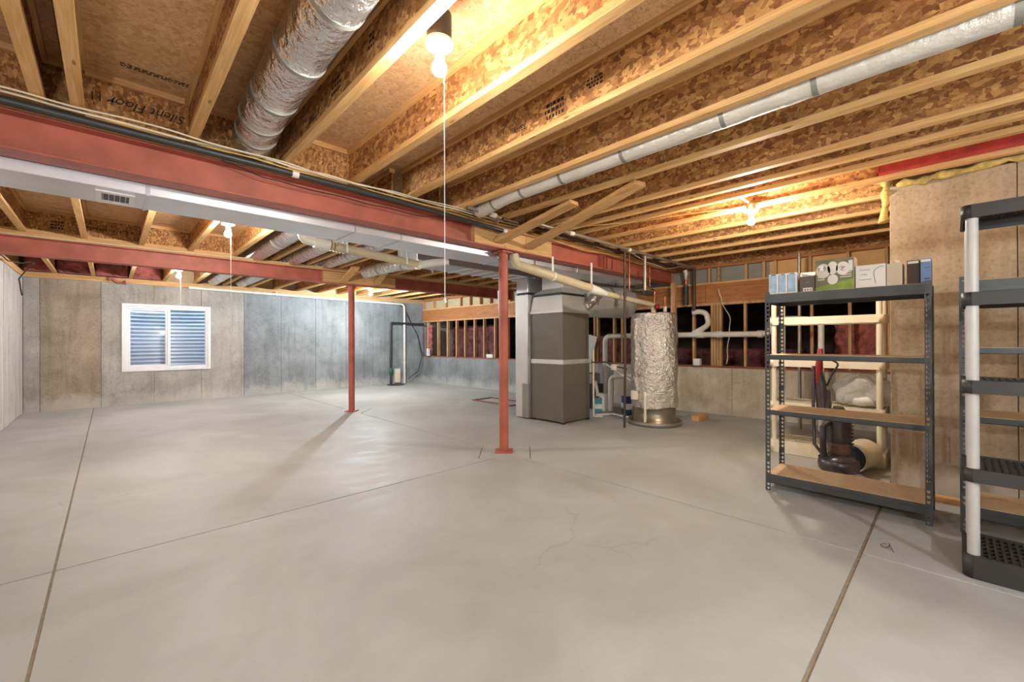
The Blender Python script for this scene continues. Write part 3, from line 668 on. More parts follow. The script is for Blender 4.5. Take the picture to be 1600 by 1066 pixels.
cable('white electric cable clipped just above the thick black pipe', [(XL+.03, 3.66, 2.76), (.1, 3.64, 2.765), (1.1, 3.62, 2.762), (2.2, 3.64, 2.765), (3.6, 3.62, 2.765), (6.5, 3.66, 2.75)], .008, 'cable_w', .01, 1)
cable('second white cable twisting along the joists above the black pipe', [(-.6, 3.60, 2.765), (.5, 3.58, 2.765), (1.5, 3.64, 2.76), (2.6, 3.58, 2.765), (3.5, 3.55, 2.766)], .006, 'cable_w', .012, 31)
cable('pale yellow cable sagging beside the thick black pipe', [(-.2, 3.66, 2.765), (.55, 3.65, 2.76), (1.3, 3.67, 2.755), (2.9, 3.68, 2.75), (3.7, 3.68, 2.76)], .006, 'cable_y', .014, 2)
cable('thin black cable dipping over the face of the nearer red beam', [(.6, 3.74, 2.71), (1.0, 3.755, 2.655), (1.5, 3.755, 2.66), (2.2, 3.755, 2.64), (2.6, 3.74, 2.70), (3.3, 3.74, 2.71)], .005, 'cable_b', .012, 3)
cable('black electric cable stapled to the joists right of the nearer post', [(3.6, 3.62, 2.765), (4.6, 3.6, 2.76), (6.4, 3.6, 2.74), (7.9, 3.62, 2.76)], .007, 'cable_b', .02, 4)
cable('brown cable looping beside the beam right of the nearer post', [(3.9, 3.70, 2.73), (4.8, 3.72, 2.70), (5.6, 3.72, 2.72), (7.6, 3.74, 2.7)], .006, 'cable_y', .02, 5)
cable('white cable sagging to the wall end of the nearer red beam', [(5.9, 3.50, 2.76), (6.4, 3.48, 2.66), (7.1, 3.5, 2.64), (7.7, 3.52, 2.74)], .006, 'cable_w', .005, 6)
cable('thin cable strung across the right joists toward the right bulb', [(4.05, 3.4, 2.775), (4.5, 2.6, 2.775), (4.7, 1.9, 2.775), (4.84, 1.55, 2.774)], .005, 'cable_y', .003, 7)
cable('dark cable lying along the top of the further red beam', [(XL+.05, 8.10, 2.72), (1, 8.10, 2.745), (3, 8.10, 2.77), (5, 8.10, 2.765), (7.5, 8.10, 2.76)], .007, 'cable_w', .006, 8)
pipe('water_pipe', 'long grey pipe under the joists right of the nearer post', [(3.55, 3.34, 2.735), (7.98, 3.36, 2.735)], .022, 'pipe_grey', joints=[((4.2, 3.342, 2.735), (4.28, 3.342, 2.735)), ((5.6, 3.35, 2.735), (5.66, 3.35, 2.735))], jm='pvc')
pipe('water_pipe', 'dark pipe between the beam and the long grey pipe', [(3.2, 3.5, 2.745), (5.0, 3.52, 2.74), (7.95, 3.55, 2.72)], .018, 'iron')
pipe('water_pipe', 'short grey pipe and elbow where the thin white duct ends', [(2.7, 3.5, 2.77), (3.1, 3.45, 2.74), (3.2, 3.6, 2.73)], .022, 'pipe_grey', joints=[((2.98, 3.45, 2.74), (3.05, 3.45, 2.74))], jm='pvc')
# ------------------------------------------------------------------ furnace
FX0, FX1, FY0, FY1 = 5.36, 6.09, 4.41, 5.13
fu = thing('furnace', 'tall dark grey furnace cabinet with a silver taped seam', 'furnace', (5.72, 4.77, 0))
box('lower_cabinet', 'furn', (FX0, FY0, .03), (FX1, FY1, 1.0), fu, .006)
box('upper_cabinet', 'furn', (FX0+.008, FY0+.008, 1.05), (FX1-.008, FY1-.008, 1.85), fu, .006)
box('access_panel', 'furn', (FX0+.03, FY0-.008, .08), (FX1-.03, FY0, .62), fu, .003)
box('seam_band', 'furn_seam', (FX0-.006, FY0-.006, .985), (FX1+.006, FY1+.006, 1.06), fu, .003)
for x, y in ((FX0+.03, FY0+.03), (FX1-.03, FY0+.03), (FX0+.03, FY1-.03), (FX1-.03, FY1-.03)): box('foot', 'char', (x-.03, y-.03, 0), (x+.03, y+.03, .03), fu)
def taper(mb, a, b, z0, z1):
    (x0, x1, y0, y1), (X0, X1, Y0_, Y1_) = a, b
    vs = [(x0,y0,z0),(x1,y0,z0),(x1,y1,z0),(x0,y1,z0),(X0,Y0_,z1),(X1,Y0_,z1),(X1,Y1_,z1),(X0,Y1_,z1)]
    return mb.add(vs, [(0,3,2,1),(4,5,6,7),(0,1,5,4),(1,2,6,5),(2,3,7,6),(3,0,4,7)])
plen = taper(MB(), (FX0-.01, FX1+.01, FY0-.01, FY1+.01), (FX0+.03, FX1-.03, FY0+.05, FY1-.03), 1.85, 2.14).build('plenum', 'plen', fu, bevel=.006)
MB().box((FX0-.015, FY0-.015, 1.845), (FX1+.015, FY1+.015, 1.868)).build('plenum_flange', 'plen', plen)
box('flexible_joint', 'black', (FX0+.05, FY0+.07, 2.14), (FX1-.05, FY1-.05, 2.18), fu)
taper(MB(), (FX0+.03, FX1-.03, FY0+.05, FY1-.03), (FX0+.14, FX1-.14, FY0+.1, FY1-.14), 2.18, 2.27).build('upper_plenum', 'plen', fu)
box('plenum_neck', 'plen', (FX0+.14, FY0+.1, 2.27), (FX1-.14, FY1-.14, 2.50), fu)
rd = thing('return_duct', 'pale galvanized drop duct standing left of the furnace', 'duct', (5.4, 5.3, 0))
box('duct_body', 'plen', (5.31, 5.16, .02), (5.75, 5.47, 2.19), rd, .004); box('lower_panel', 'galv_dull', (5.305, 5.14, .02), (5.34, 5.30, .62), rd, .003)
box('collar', 'char', (5.33, 5.18, 2.19), (5.73, 5.45, 2.23), rd); box('duct_neck', 'galv', (5.31, 5.16, 2.23), (5.75, 5.44, 2.5), rd, .003)
box('seam_strip', 'galv', (5.29, 5.14, .62), (5.31, 5.17, 1.55), rd)
pipe('white_pipe', 'thin white pipe leaning behind the nearer post, left of the drop duct', [(5.15, 5.75, 2.3), (5.20, 5.62, .02)], .018, 'vinyl')
rdu = thing('round_duct', 'big round silver duct lying between the furnace and water heater', 'duct', (6.3, 4.6, 2.13))
MB().tube([(6.12, 4.72, 2.11), (6.6, 4.62, 2.11), (7.35, 4.46, 2.11)], .3, 32).build('drum', 'plen', rdu)
for q in (6.35, 6.75, 7.33): MB().cyl((q, 4.67-.213*(q-6.35), 2.13), (q+.03, 4.665-.213*(q-6.35), 2.13), .306, 32).build('strap', 'galv_dull', rdu)
MB().obox((6.72, 4.28, 2.4), (6.72, 4.28, 2.49), .02, .02, (1, 0, 0)).build('hanger', 'char', rdu)
MB().tube([(6.0, 4.45, 1.95), (6.15, 4.38, 2.1), (6.4, 4.36, 2.24)], [.09, .1, .07], 16).build('foil_elbow', 'foil', rdu)
# exhaust pipe
ex = thing('exhaust_pipe', 'thick beige exhaust pipe sloping from the beam to the water heater', 'pipe', (3.75, 3.9, 2.4))
EP = [(3.76, 3.9, 2.485), (3.78, 3.89, 2.36), (4.05, 3.74, 2.275), (5.0, 3.62, 2.13), (5.35, 3.58, 2.07), (6.46, 3.5, 1.985)]
MB().tube(bent(EP[:4], .12), .062, 18).build('wide_pipe', 'pvc_beige', ex)
MB().tube([EP[3], (5.12, 3.61, 2.11), EP[4]], [.072, .068, .045], 18).build('reducer', 'pvc', ex)
MB().tube(bent(EP[4:]+[(6.6, 3.48, 1.97), (6.6, 3.47, 1.84)], .05), .042, 14).build('narrow_pipe', 'pvc_beige', ex)
for q in ((4.3, 3.71, 2.3), (5.05, 3.62, 2.19)): MB().obox(q, (q[0], q[1], 2.5), .012, .03, (1, 0, 0)).build('hanger', 'white', ex)
MB().tube([(4.28, 3.71, 2.24), (4.31, 3.707, 2.235)], .069, 16).build('clamp', 'pvc', ex)
# ------------------------------------------------------------------ water heater
HX, HY = 6.54, 3.43
wh = thing('water_heater', 'water heater wrapped in crumpled foil blanket on a round pan', 'water heater', (HX, HY, 0))
MB().lathe((HX, HY, 0), [(.40, .0), (.425, .002), (.43, .07), (.415, .07), (.41, .02), (.0, .02)], 40).build('drain_pan', 'galv_dull', wh)
MB().lathe((HX, HY, 0), [(.345, .03), (.345, .08), (.33, .085), (.33, .30), (.345, .31)], 40).build('tank', 'silver', wh)
for a in range(4): MB().cyl((HX+.3*math.cos(a*1.57+.4), HY+.3*math.sin(a*1.57+.4), .02), (HX+.3*math.cos(a*1.57+.4), HY+.3*math.sin(a*1.57+.4), .05), .02, 8).build('leg', 'iron', wh)
rnd = random.Random(5); vs = []; n_, k_ = 56, 44
ph = [rnd.uniform(0, 6) for _ in range(8)]
for j in range(k_+1):
    z = .29+1.53*j/k_
    for i in range(n_):
        a = 2*PI*i/n_
        w = .010*math.sin(5*a+ph[0]+z*.7)+.008*math.sin(9*a+ph[1]-z*1.3)+.006*math.sin(z*12+ph[2]+2*a)+rnd.uniform(-.007, .007)
        r = .362+w-(.03 if j == k_ else 0)
        vs.append((HX+r*math.cos(a), HY+r*math.sin(a), z+(.012*math.sin(3*a+1)+rnd.uniform(-.01, .01) if j in (0,) else 0)))
mb = MB().add(vs, [(j*n_+i, j*n_+(i+1) % n_, (j+1)*n_+(i+1) % n_, (j+1)*n_+i) for j in range(k_) for i in range(n_)], True)
top = vs[-n_:]+[(HX, HY, 1.80)]; mb.add(top, [(i, (i+1) % n_, n_) for i in range(n_)], True)
mb.build('foil_blanket', 'foil2', wh)
lump_strip('foil_flap', 'foil2', [(HX-.33, HY+.12, .5), (HX-.345, HY+.14, 1.0), (HX-.34, HY+.13, 1.78)], .035, wh, seed=12)
MB().tube(bent([(HX-.35, HY-.03, .55), (HX-.385, HY-.04, .5), (HX-.385, HY-.04, .08)], .04), .02, 10).build('relief_pipe', 'pvc', wh)
MB().cyl((HX+.05, HY+.02, 1.78), (HX+.05, HY+.02, 2.2), .016, 10).build('hot_water_pipe', 'copper', wh)
MB().cyl((HX+.18, HY-.1, 1.78), (HX+.18, HY-.1, 2.1), .016, 10).build('cold_water_pipe', 'copper', wh)
MB().tube(bent([(HX+.05, HY+.02, 2.1), (HX+.05, HY+.02, 2.22), (HX-.05, HY+.05, 2.24), (HX-.06, HY+.05, 2.6)], .04), .011, 8).build('copper_loop', 'copper', wh)
MB().lathe((HX-.02, HY-.06, 1.93), [(.0, -.035), (.035, -.03), (.035, .03), (.0, .035)], 14, 1, 1).build('mixing_valve', 'vac_red', wh)
MB().lathe((HX+.05, HY+.02, 1.98), [(.0, -.04), (.03, -.035), (.03, .03), (.0, .035)], 12).build('pipe_fitting', 'pipe_grey', wh)
MB().lathe((HX+.18, HY-.1, 1.9), [(.0, -.05), (.028, -.045), (.028, .04), (.0, .045)], 12).build('pipe_fitting', 'pvc', wh)
MB().box((HX-.40, HY+.1, .42), (HX-.34, HY+.2, .56)).build('thermostat', 'cream', wh)
# gas and water pipes near the heater
pipe('gas_pipe', 'dark iron gas pipe dropping to the floor left of water heater', [(5.62, 3.42, 2.72), (5.62, 3.42, 2.1), (5.62, 3.42, .95), (5.66, 3.46, .05)], .018, 'iron', joints=[((5.62, 3.42, 2.02), (5.62, 3.42, 2.1)), ((5.62, 3.42, 2.3), (5.62, 3.42, 2.37))])
pipe('water_pipe', 'thin copper pipe beside the gas pipe left of water heater', [(5.75, 3.42, 2.72), (5.75, 3.42, 2.12)], .010, 'copper')
pipe('vent_pipe', 'short grey pipe hanging from the joists over the water heater', [(6.15, 3.38, 2.72), (6.15, 3.38, 2.17)], .026, 'pipe_grey', joints=[((6.15, 3.38, 2.4), (6.15, 3.38, 2.46))])
pipe('black_pipe', 'short horizontal black pipe above the water heater', [(5.8, 3.42, 2.14), (6.5, 3.5, 2.14)], .022, 'abs')
tag(MB().box((6.1, 3.36, 2.10), (6.42, 3.46, 2.17)).build('black_bracket', 'abs', bevel=.01), 'black fitting at the bottom of the short grey pipe', 'fitting')
pipe('flue_pipe', 'white flue pipe rising from the floor and bending right behind water heater', [(7.45, 5.0, .02), (7.45, 5.0, 1.47), (7.9, 4.55, 1.48), (8.02, 2.95, 1.48), (8.07, 2.25, 1.48)], .05, 'pvc', rad=.12, n=14, joints=[((7.45, 5.0, .75), (7.45, 5.0, .85)), ((8.03, 3.0, 1.48), (8.04, 2.9, 1.48)), ((8.0, 3.35, 1.48), (8.01, 3.2, 1.48)), ((8.065, 2.33, 1.48), (8.07, 2.25, 1.48))])
pipe('drain_trap', 'white plastic drain trap above the horizontal pipe on the stud wall', [(8.02, 3.42, 1.9), (8.02, 3.3, 1.92), (8.02, 3.17, 1.88), (8.02, 3.12, 1.66), (8.02, 3.42, 1.5)], .048, 'pvc', rad=.1, n=14)
pipe('drain_elbow', 'white elbow rising into the wall at the end of the horizontal pipe', [(8.07, 2.25, 1.48), (8.08, 2.15, 1.5), (8.12, 2.13, 1.7)], .05, 'pvc', rad=.06)
pipe('water_pipe', 'dark vertical pipe on the stud wall above the drain trap', [(7.98, 3.38, 2.74), (8.0, 3.38, 1.94), (8.02, 3.42, 1.88)], .03, 'iron', rad=.05)
ip = pipe('insulated_pipe', 'vertical pipe with black foam sleeve beside the end of red beam', [(7.95, 3.53, 2.76), (7.97, 3.53, 2.42), (7.97, 3.53, 2.02)], .025, 'copper'); MB().cyl((7.97, 3.53, 2.42), (7.97, 3.53, 2.05), .05, 14).build('foam_sleeve', 'char', ip); lump_strip('foam_wrap', 'foil_white', [(7.95, 3.53, 2.72), (7.96, 3.53, 2.45)], .045, ip, seed=3)
tag(box('wood_post', 'stud', (7.86, 3.70, .9), (7.95, 3.78, 2.49), None, .003), 'wooden post carrying the wall end of the nearer red beam', 'post')
tag(box('small_white_box', 'white', (8.02, 3.30, .90), (8.12, 3.42, 1.03), None, .006), 'small white box standing on the sill right of water heater', 'box')
cable('white cable hanging down the stud wall beside the horizontal drain pipe', [(8.0, 2.95, 2.3), (8.0, 2.88, 2.05), (8.02, 2.75, 1.75), (8.0, 2.78, 1.3), (8.02, 2.82, .95)], .008, 'cable_w', .01, 21)
pipe('condensate_pipe', 'cream vertical condensate pipe at the right side of furnace', [(6.13, 4.36, 1.22), (6.13, 4.36, .05), (6.3, 4.3, .03)], .017, 'cream', rad=.03, joints=[((6.13, 4.36, 1.0), (6.13, 4.36, 1.05))])
pipe('condensate_pipe', 'white pipe lying on the floor between furnace and water heater', [(6.4, 4.5, .02), (6.7, 4.35, .025), (6.55, 3.9, .03)], .018, 'pvc', rad=.05)
pipe('flue_pipe', 'second white pipe with elbow standing left of the blue can', [(7.0, 4.58, .02), (7.0, 4.58, .68), (7.05, 4.15, .72), (6.8, 3.72, .66)], .045, 'pvc', rad=.12, n=14)
pipe('gas_pipe', 'white tube slanting down toward the water heater', [(6.75, 4.5, .93), (6.45, 3.83, .7)], .014, 'pvc')
pipe('gas_pipe', 'thin black gas line from the furnace toward water heater', [(6.08, 4.36, 1.0), (6.3, 4.2, 1.0), (6.42, 4.1, .92), (6.3, 3.8, .9), (5.66, 3.46, .9)], .012, 'iron', rad=.05, joints=[])
tag(box('gas_valve', 'cream', (6.35, 4.05, .86), (6.45, 4.15, .96), None, .008), 'small cream gas valve box left of water heater', 'valve')
def can(label, x, y, w, d, h, mat, lid, rz=0.3):
    c = thing('container', label, 'container', (x, y, 0), rz)
    MB().box((-w/2, -d/2, 0), (w/2, d/2, h)).build('body', mat, c, True, .012)
    MB().box((-w/2-.002, -d/2-.003, h*.3), (w/2+.002, d/2+.002, h*.62)).build('paper_label', 'white', c, True)
    MB().cyl((0, 0, h), (0, 0, h+.03), min(w, d)*.3, 14).build('cap', lid, c, True)
    MB().tube([(-.06, -.02, h), (-.04, -.02, h+.05), (.04, -.02, h+.05), (.06, -.02, h)], .006, 6).build('handle', 'cream', c, True)
    return c
can('blue can with a white label on the floor left of water heater', 6.98, 4.22, .22, .14, .34, 'blue_can', 'white', .8)
can('white bottle with red and blue print behind the condensate pipe', 6.78, 4.72, .2, .14, .28, 'teal', 'vac_red', .7)
def crate(name, label, a, b, mat, cat='box', flap=None, bevel=.004, parent=None):
    c = thing(name, label, cat, ((a[0]+b[0])/2, (a[1]+b[1])/2, min(a[2], b[2])))
    box('carton', mat, a, b, c, bevel); return c
crate('storage_box', 'white box on the floor behind the furnace, right of the bottle', (7.0, 4.72, 0), (7.15, 4.92, .33), 'white')
crate('storage_box', 'grey box on top of the stack behind the furnace', (7.1, 5.1, .72), (7.35, 5.35, .9), 'box_white')
crate('storage_box', 'grey box in the middle of the stack behind the furnace', (7.08, 5.06, .5), (7.35, 5.35, .70), 'galv_dull')
crate('storage_box', 'dark box at the bottom of the stack behind the furnace', (7.05, 5.02, 0), (7.4, 5.4, .49), 'char')
tag(MB().obox((6.9, 4.8, .3), (7.1, 5.0, .55), .05, .03).build('white_offcut', 'white'), 'white board offcut leaning behind the furnace', 'offcut')
tag(box('metal_offcut', 'galv', (7.35, 3.32, 0), (7.62, 3.47, .04), None, .004), 'shiny metal scrap on the floor right of water heater', 'scrap')
tag(box('wood_offcut', 'lum_x', (7.2, 2.98, 0), (7.62, 3.1, .09), None, .004), 'short lumber offcut on the floor right of water heater', 'offcut')
tag(MB().obox((7.93, 5.85, .9), (7.97, 5.7, 1.5), .3, .012, (1, 0, 0)).build('grey_panel', 'galv_dull'), 'grey sheet leaning in the stud wall behind the furnace', 'panel')
# floor frame behind nearer post
tag(MB().box((6.1, 6.45, 0), (6.14, 7.75, .02)).box((6.66, 6.45, 0), (6.7, 7.75, .02)).box((6.14, 6.45, 0), (6.66, 6.49, .02)).box((6.14, 7.71, 0), (6.66, 7.75, .02)).build('floor_frame', 'sill'), 'thin brown wooden frame lying on the floor behind the nearer post', 'frame')
# ------------------------------------------------------------------ back wall pipes
wpipe = pipe('white_pipe', 'white pipe running along the window wall top and down near the corner', [(1.35, YB-.06, 2.665), (7.0, YB-.06, 2.60), (7.0, YB-.06, .02)], .035, 'pvc', rad=.14, n=12, joints=[((2.7, YB-.06, 2.65), (2.82, YB-.06, 2.65)), ((4.6, YB-.06, 2.63), (4.7, YB-.06, 2.63)), ((7.0, YB-.06, .66), (7.0, YB-.06, .74))])
for x in (3.2, 5.2): MB().box((x, YB-.1, 2.60), (x+.02, YB-.005, 2.71)).build('clip', 'white', wpipe)
bp = pipe('black_pipe', 'black pipe with green valve standing by the far corner', [(6.5, YB-.08, .02), (6.5, YB-.08, 1.98), (7.7, YB-.10, 1.96)], .035, 'abs', rad=.06, n=12)
MB().lathe((6.5, YB-.08, .42), [(.0, -.12), (.05, -.1), (.055, .1), (.0, .12)], 12).build('valve', 'valve_green', bp)
MB().cyl((6.5, YB-.08, .0), (6.5, YB-.08, .02), .12, 16).build('floor_flange', 'abs', bp)
crate('control_box', 'small cream box on the window wall between black and white pipes', (6.66, YB-.1, .06), (6.83, YB-.01, .5), 'cream')
tag(MB().cyl((6.6, YB-.25, 0), (6.6, YB-.25, .012), .26, 24).build('sump_lid', 'char'), 'dark sump lid on the floor under the black pipe', 'lid')
cable('black cable looping down the window wall beside the white pipe', [(6.6, YB-.03, 2.66), (7.0, YB-.03, 2.5), (7.2, YB-.03, 2.1), (7.5, YB-.03, 1.6), (7.62, YB-.1, .9), (7.5, YB-.1, .4), (7.1, YB-.1, .15)], .012, 'cable_b', .01, 11)
cable('tangle of black cable at the top left corner of window wall', [(XL+.05, 8.6, 2.62), (XL+.15, 9.5, 2.56), (-.9, 10.5, 2.66), (XL+.1, 11.0, 2.5), (XL+.12, 11.2, 2.2)], .01, 'cable_b', .05, 12)
tag(lumpy('insulation_batt', 'pink', 7.78, 7.84, 12.05, 12.35, .9, 1.93, None, .03, 5, 10), 'pink insulation strip standing at the end stud of far corner', 'insulation')
crate('white_bottle', 'white fitting standing on the sill at the far corner', (7.62, 12.0, .9), (7.70, 12.1, 1.15), 'white', 'fitting')
crate('paper_box', 'small white box on the sill behind the nearer post', (7.93, 9.12, .9), (8.03, 9.4, 1.0), 'white', 'box')

# ------------------------------------------------------------------ grey steel shelving units
def slotted(mb, x, y, sx, sy, z0, z1, w=.038, pitch=.0381):
    def P(t, z, ax): return (x+sx*t, y, z) if ax == 0 else (x, y+sy*t, z)
    for ax in (0, 1):
        z = z0; k = 0
        while z < z1-.002:
            zt = min(z+pitch, z1); h = zt-z
            if h > .03 and not (k % 16 in (7,)):
                hw, hn = .0105, .005; c = w*.55
                out = [(0, z), (w, z), (w, z+h/2), (w, zt), (0, zt), (0, z+h/2)]
                inn = [(c-hn, z+h*.22), (c+hn, z+h*.22), (c+hw, z+h*.58), (c+hw*.7, z+h*.8), (c-hw*.7, z+h*.8), (c-hw, z+h*.58)]
                vs = [P(a, b, ax) for a, b in out+inn]
                mb.add(vs, [(i, (i+1) % 6, 6+(i+1) % 6, 6+i) for i in range(6)])
            else: mb.add([P(0, z, ax), P(w, z, ax), P(w, zt, ax), P(0, zt, ax)], [(0, 1, 2, 3)])
            z = zt; k += 1
    return mb
def steel_shelf(label, x0, x1, y0, y1, H, levels):
    s = thing('shelving_unit', label, 'shelf', ((x0+x1)/2, (y0+y1)/2, 0))
    for x, sx in ((x0, 1), (x1, -1)):
        for y, sy in ((y0, 1), (y1, -1)):
            slotted(MB(), x, y, sx, sy, 0, H).build('post', 'steel_paint', s, solid=.002)
    for z, h in levels:
        lv = box('shelf_board', 'mdf', (x0+.008, y0+.008, z-.016), (x1-.008, y1-.008, z), s, .001)
        for x, sg in ((x0+.003, 1), (x1-.003, -1)):
            MB().box((x, y0+.004, z-h), (x+sg*.003, y1-.004, z-.003)).box((x, y0+.004, z-h), (x+sg*.018, y1-.004, z-h+.004)).box((x+sg*.001, y0+.006, z-.024), (x+sg*.022, y1-.006, z-.017)).box((x-sg*.004, y0+.03, z-h*.62), (x, y1-.03, z-h*.45)).build('side_rail', 'steel_paint', lv)
        for y, sg in ((y0+.003, 1), (y1-.003, -1)):
            MB().box((x0+.004, y, z-h), (x1-.004, y+sg*.003, z-.003)).build('end_rail', 'steel_paint', lv)
    return s
steel_shelf('grey steel shelving unit with wooden decks and boxes on top', 4.34, 4.80, .11, 1.19, 1.80, [(1.785, .085), (1.235, .045), (.735, .045), (.155, .085)])
steel_shelf('second grey steel shelving unit, standing behind black plastic shelves', 4.36, 4.82, -1.15, -.03, 1.81, [(1.78, .085), (1.31, .045), (.83, .045), (.20, .085)])
# ------------------------------------------------------------------ plastic shelving units
def plastic_shelf(label, x0, x1, y0, y1, tops, H, r, pole, tray, th0=.07, gap=.03, white=False, sleeve=True):
    s = thing('shelving_unit', label, 'shelf', ((x0+x1)/2, (y0+y1)/2, 0))
    pts = [(x0, y0), (x1, y0), (x0, y1), (x1, y1)]
    for i, (x, y) in enumerate(pts):
        zz = [0]+[t for t in tops]
        MB().cyl((x, y, .01), (x, y, H), r, 18).build('pole', pole, s)
    R = r+.018
    for t in tops:
        mb = MB(); th = th0 if t != min(tops) else min(tops)-.004
        mb.box((x0-R, y0, t-th), (x0-R+.012, y1, t)).box((x1+R-.012, y0, t-th), (x1+R, y1, t)).box((x0, y0-R, t-th), (x1, y0-R+.012, t)).box((x0, y1+R-.012, t-th), (x1, y1+R, t))
        for x, y in pts:     # rounded corner sleeves
            sx = -1 if x == x0 else 1; sy = -1 if y == y0 else 1; a0 = math.atan2(0, sx) if sy*sx > 0 else math.atan2(sy, 0)
            n = 8; ang = [a0+PI/2*k/n for k in range(n+1)]
            if sx < 0 and sy < 0: ang = [PI+PI/2*k/n for k in range(n+1)]
            if sx > 0 and sy < 0: ang = [-PI/2+PI/2*k/n for k in range(n+1)]
            if sx > 0 and sy > 0: ang = [PI/2*k/n for k in range(n+1)]
            if sx < 0 and sy > 0: ang = [PI/2+PI/2*k/n for k in range(n+1)]
            vs = [(x+q*math.cos(a), y+q*math.sin(a), z) for z in (t-th, t) for q in (R-.006, R) for a in ang]; m_ = n+1
            fs = []
            for k in range(n): fs += [(k, k+1, 2*m_+k+1, 2*m_+k), (m_+k, 3*m_+k, 3*m_+k+1, m_+k+1), (k, m_+k, m_+k+1, k+1), (2*m_+k, 2*m_+k+1, 3*m_+k+1, 3*m_+k)]
            mb.add(vs, fs, True)
            mb.lathe((x, y, 0), [(r+.001, t-th), (r+.009, t-th), (r+.009, t), (r+.001, t)], 18)
        k = 1
        while y0+.3*k < y1: mb.box((x0-R-.003, y0+.3*k-.008, t-th+.002), (x0-R, y0+.3*k+.008, t-.002)); k += 1
        fr = mb.build('shelf_tray', tray, s)
        g_ = MB(); yy_ = y0-R+.012
        while yy_ < y1+R-.02:
            g_.box((x0-R+.012, yy_, t-.02), (x1+R-.012, yy_+gap*.4, t-.006)); yy_ += gap
        xx_ = x0-R+.03
        while xx_ < x1+R-.02:
            g_.box((xx_, y0-R+.012, t-.024), (xx_+gap*.35, y1+R-.012, t-.008)); xx_ += gap*2.2
        o = g_.build('lattice', tray, fr); o['kind'] = 'stuff'
    return s
plastic_shelf('black plastic shelving unit with grey poles at the right edge', 3.60, 3.96, -.98, -.075, [2.135, 1.635, 1.13, .625, .13], 2.1, .0265, 'grey_pole', 'char', .075)
ws = plastic_shelf('white plastic shelving unit behind the grey steel shelves', 5.93, 6.32, .545, 1.53, [1.64, 1.135, .625, .155], 1.92, .028, 'cream', 'cream', .085, .024)
# ------------------------------------------------------------------ boxes on top of the steel shelves
ZT = 1.787
def carton(label, y0, y1, h, mat, x0=4.40, dep=.22, cat='box', group=None):
    c = thing('carton', label, cat, (x0+dep/2, (y0+y1)/2, ZT), group=group)
    box('carton_body', mat, (x0, y0, ZT), (x0+dep, y1, ZT+h), c, .002); return c
for i, (y1, y0, lb) in enumerate(((1.175, 1.10, 'pale blue carton at the left end of steel shelf top'), (1.096, 1.03, 'middle one of the three pale blue cartons on the shelf'), (1.026, .955, 'pale blue carton beside the charcoal carton on the shelf'))):
    c = carton(lb, y0, y1, .18, 'white', group='pale blue cartons')
    box('printed_front', 'box_blue', (4.398, y0+.012, ZT+.01), (4.4, y1-.004, ZT+.17), c); box('top_mark', 'char', (4.397, y0+.02, ZT+.17), (4.4, y1-.02, ZT+.177), c)
c = carton('charcoal carton with open white flaps on the steel shelf', .825, .935, .135, 'box_dark')
MB().obox((4.42, .83, ZT+.135), (4.44, .93, ZT+.165), .004, .05, (1, 0, 0)).build('flap', 'box_white', c); MB().add([(4.4, .83, ZT+.136), (4.4, .93, ZT+.136), (4.46, .94, ZT+.175), (4.46, .80, ZT+.175)], [(0, 1, 2, 3)]).build('flap', 'box_white', c, solid=.002)
box('print_strip', 'box_white', (4.397, .84, ZT+.005), (4.4, .91, ZT+.035), c)
for k_ in range(3): box('dot', 'ink', (4.395, .85+k_*.02, ZT+.013), (4.3975, .858+k_*.02, ZT+.024), c)
box('emblem', 'ink_grey', (4.397, .865, ZT+.078), (4.4, .89, ZT+.088), c)
c = carton('green carton picturing a white three headed lamp on steel shelf', .56, .82, .26, 'green_dark', dep=.16)
MB().add([(4.3975, .56, ZT+.002), (4.3975, .82, ZT+.002), (4.3975, .82, ZT+.03), (4.3975, .70, ZT+.055), (4.3975, .56, ZT+.085)], [(0, 1, 2, 3, 4)]).build('green_swoosh', 'green', c, solid=.001)
def disc(y, z, ry, rz_, mat, name, par, x=4.396):
    n = 20; vs = [(x, y+ry*math.cos(2*PI*k/n), z+rz_*math.sin(2*PI*k/n)) for k in range(n)]
    MB().add(vs, [tuple(range(n))]).build(name, mat, par, solid=.001)
disc(.765, ZT+.165, .05, .062, 'box_white', 'lamp_picture', c); disc(.70, ZT+.185, .036, .055, 'box_white', 'lamp_picture', c); disc(.632, ZT+.175, .046, .055, 'box_white', 'lamp_picture', c); disc(.70, ZT+.088, .036, .042, 'box_white', 'lamp_picture', c)
disc(.775, ZT+.185, .03, .028, 'foil', 'lamp_lens', c, 4.394); disc(.635, ZT+.175, .02, .02, 'foil', 'lamp_lens', c, 4.394)
box('print_panel', 'box_white', (4.397, .568, ZT+.15), (4.399, .595, ZT+.235), c)
for k_ in range(3): box('print_line', 'cream', (4.396, .575, ZT+.10+k_*.018), (4.3985, .65-k_*.008, ZT+.107+k_*.018), c)
for k_ in range(2): box('print_line', 'cream', (4.396, .755, ZT+.088+k_*.02), (4.3985, .805, ZT+.098+k_*.02), c)
box('side_face', 'box_cream', (4.402, .5585, ZT), (4.56, .56, ZT+.26), c)
c = carton('wide white carton with grey line drawing on steel shelf', .365, .55, .18, 'box_white')
text('print_title', 'Sunco', 'ink_grey', c, (4.3995, .525, ZT+.135), (PI/2, 0, -PI/2), .026, 0, .0003, 'LEFT')
text('print_title', '1790', 'ink_grey', c, (4.3995, .525, ZT+.095), (PI/2, 0, -PI/2), .024, 0, .0003, 'LEFT')
box('print_line', 'ink_grey', (4.3985, .45, ZT+.062), (4.3995, .53, ZT+.066), c)
MB().tube([(4.399, .375, ZT+.16), (4.399, .41, ZT+.155), (4.399, .435, ZT+.13), (4.399, .437, ZT+.1), (4.399, .425, ZT+.03)], .002, 5).build('line_drawing', 'ink_grey', c)
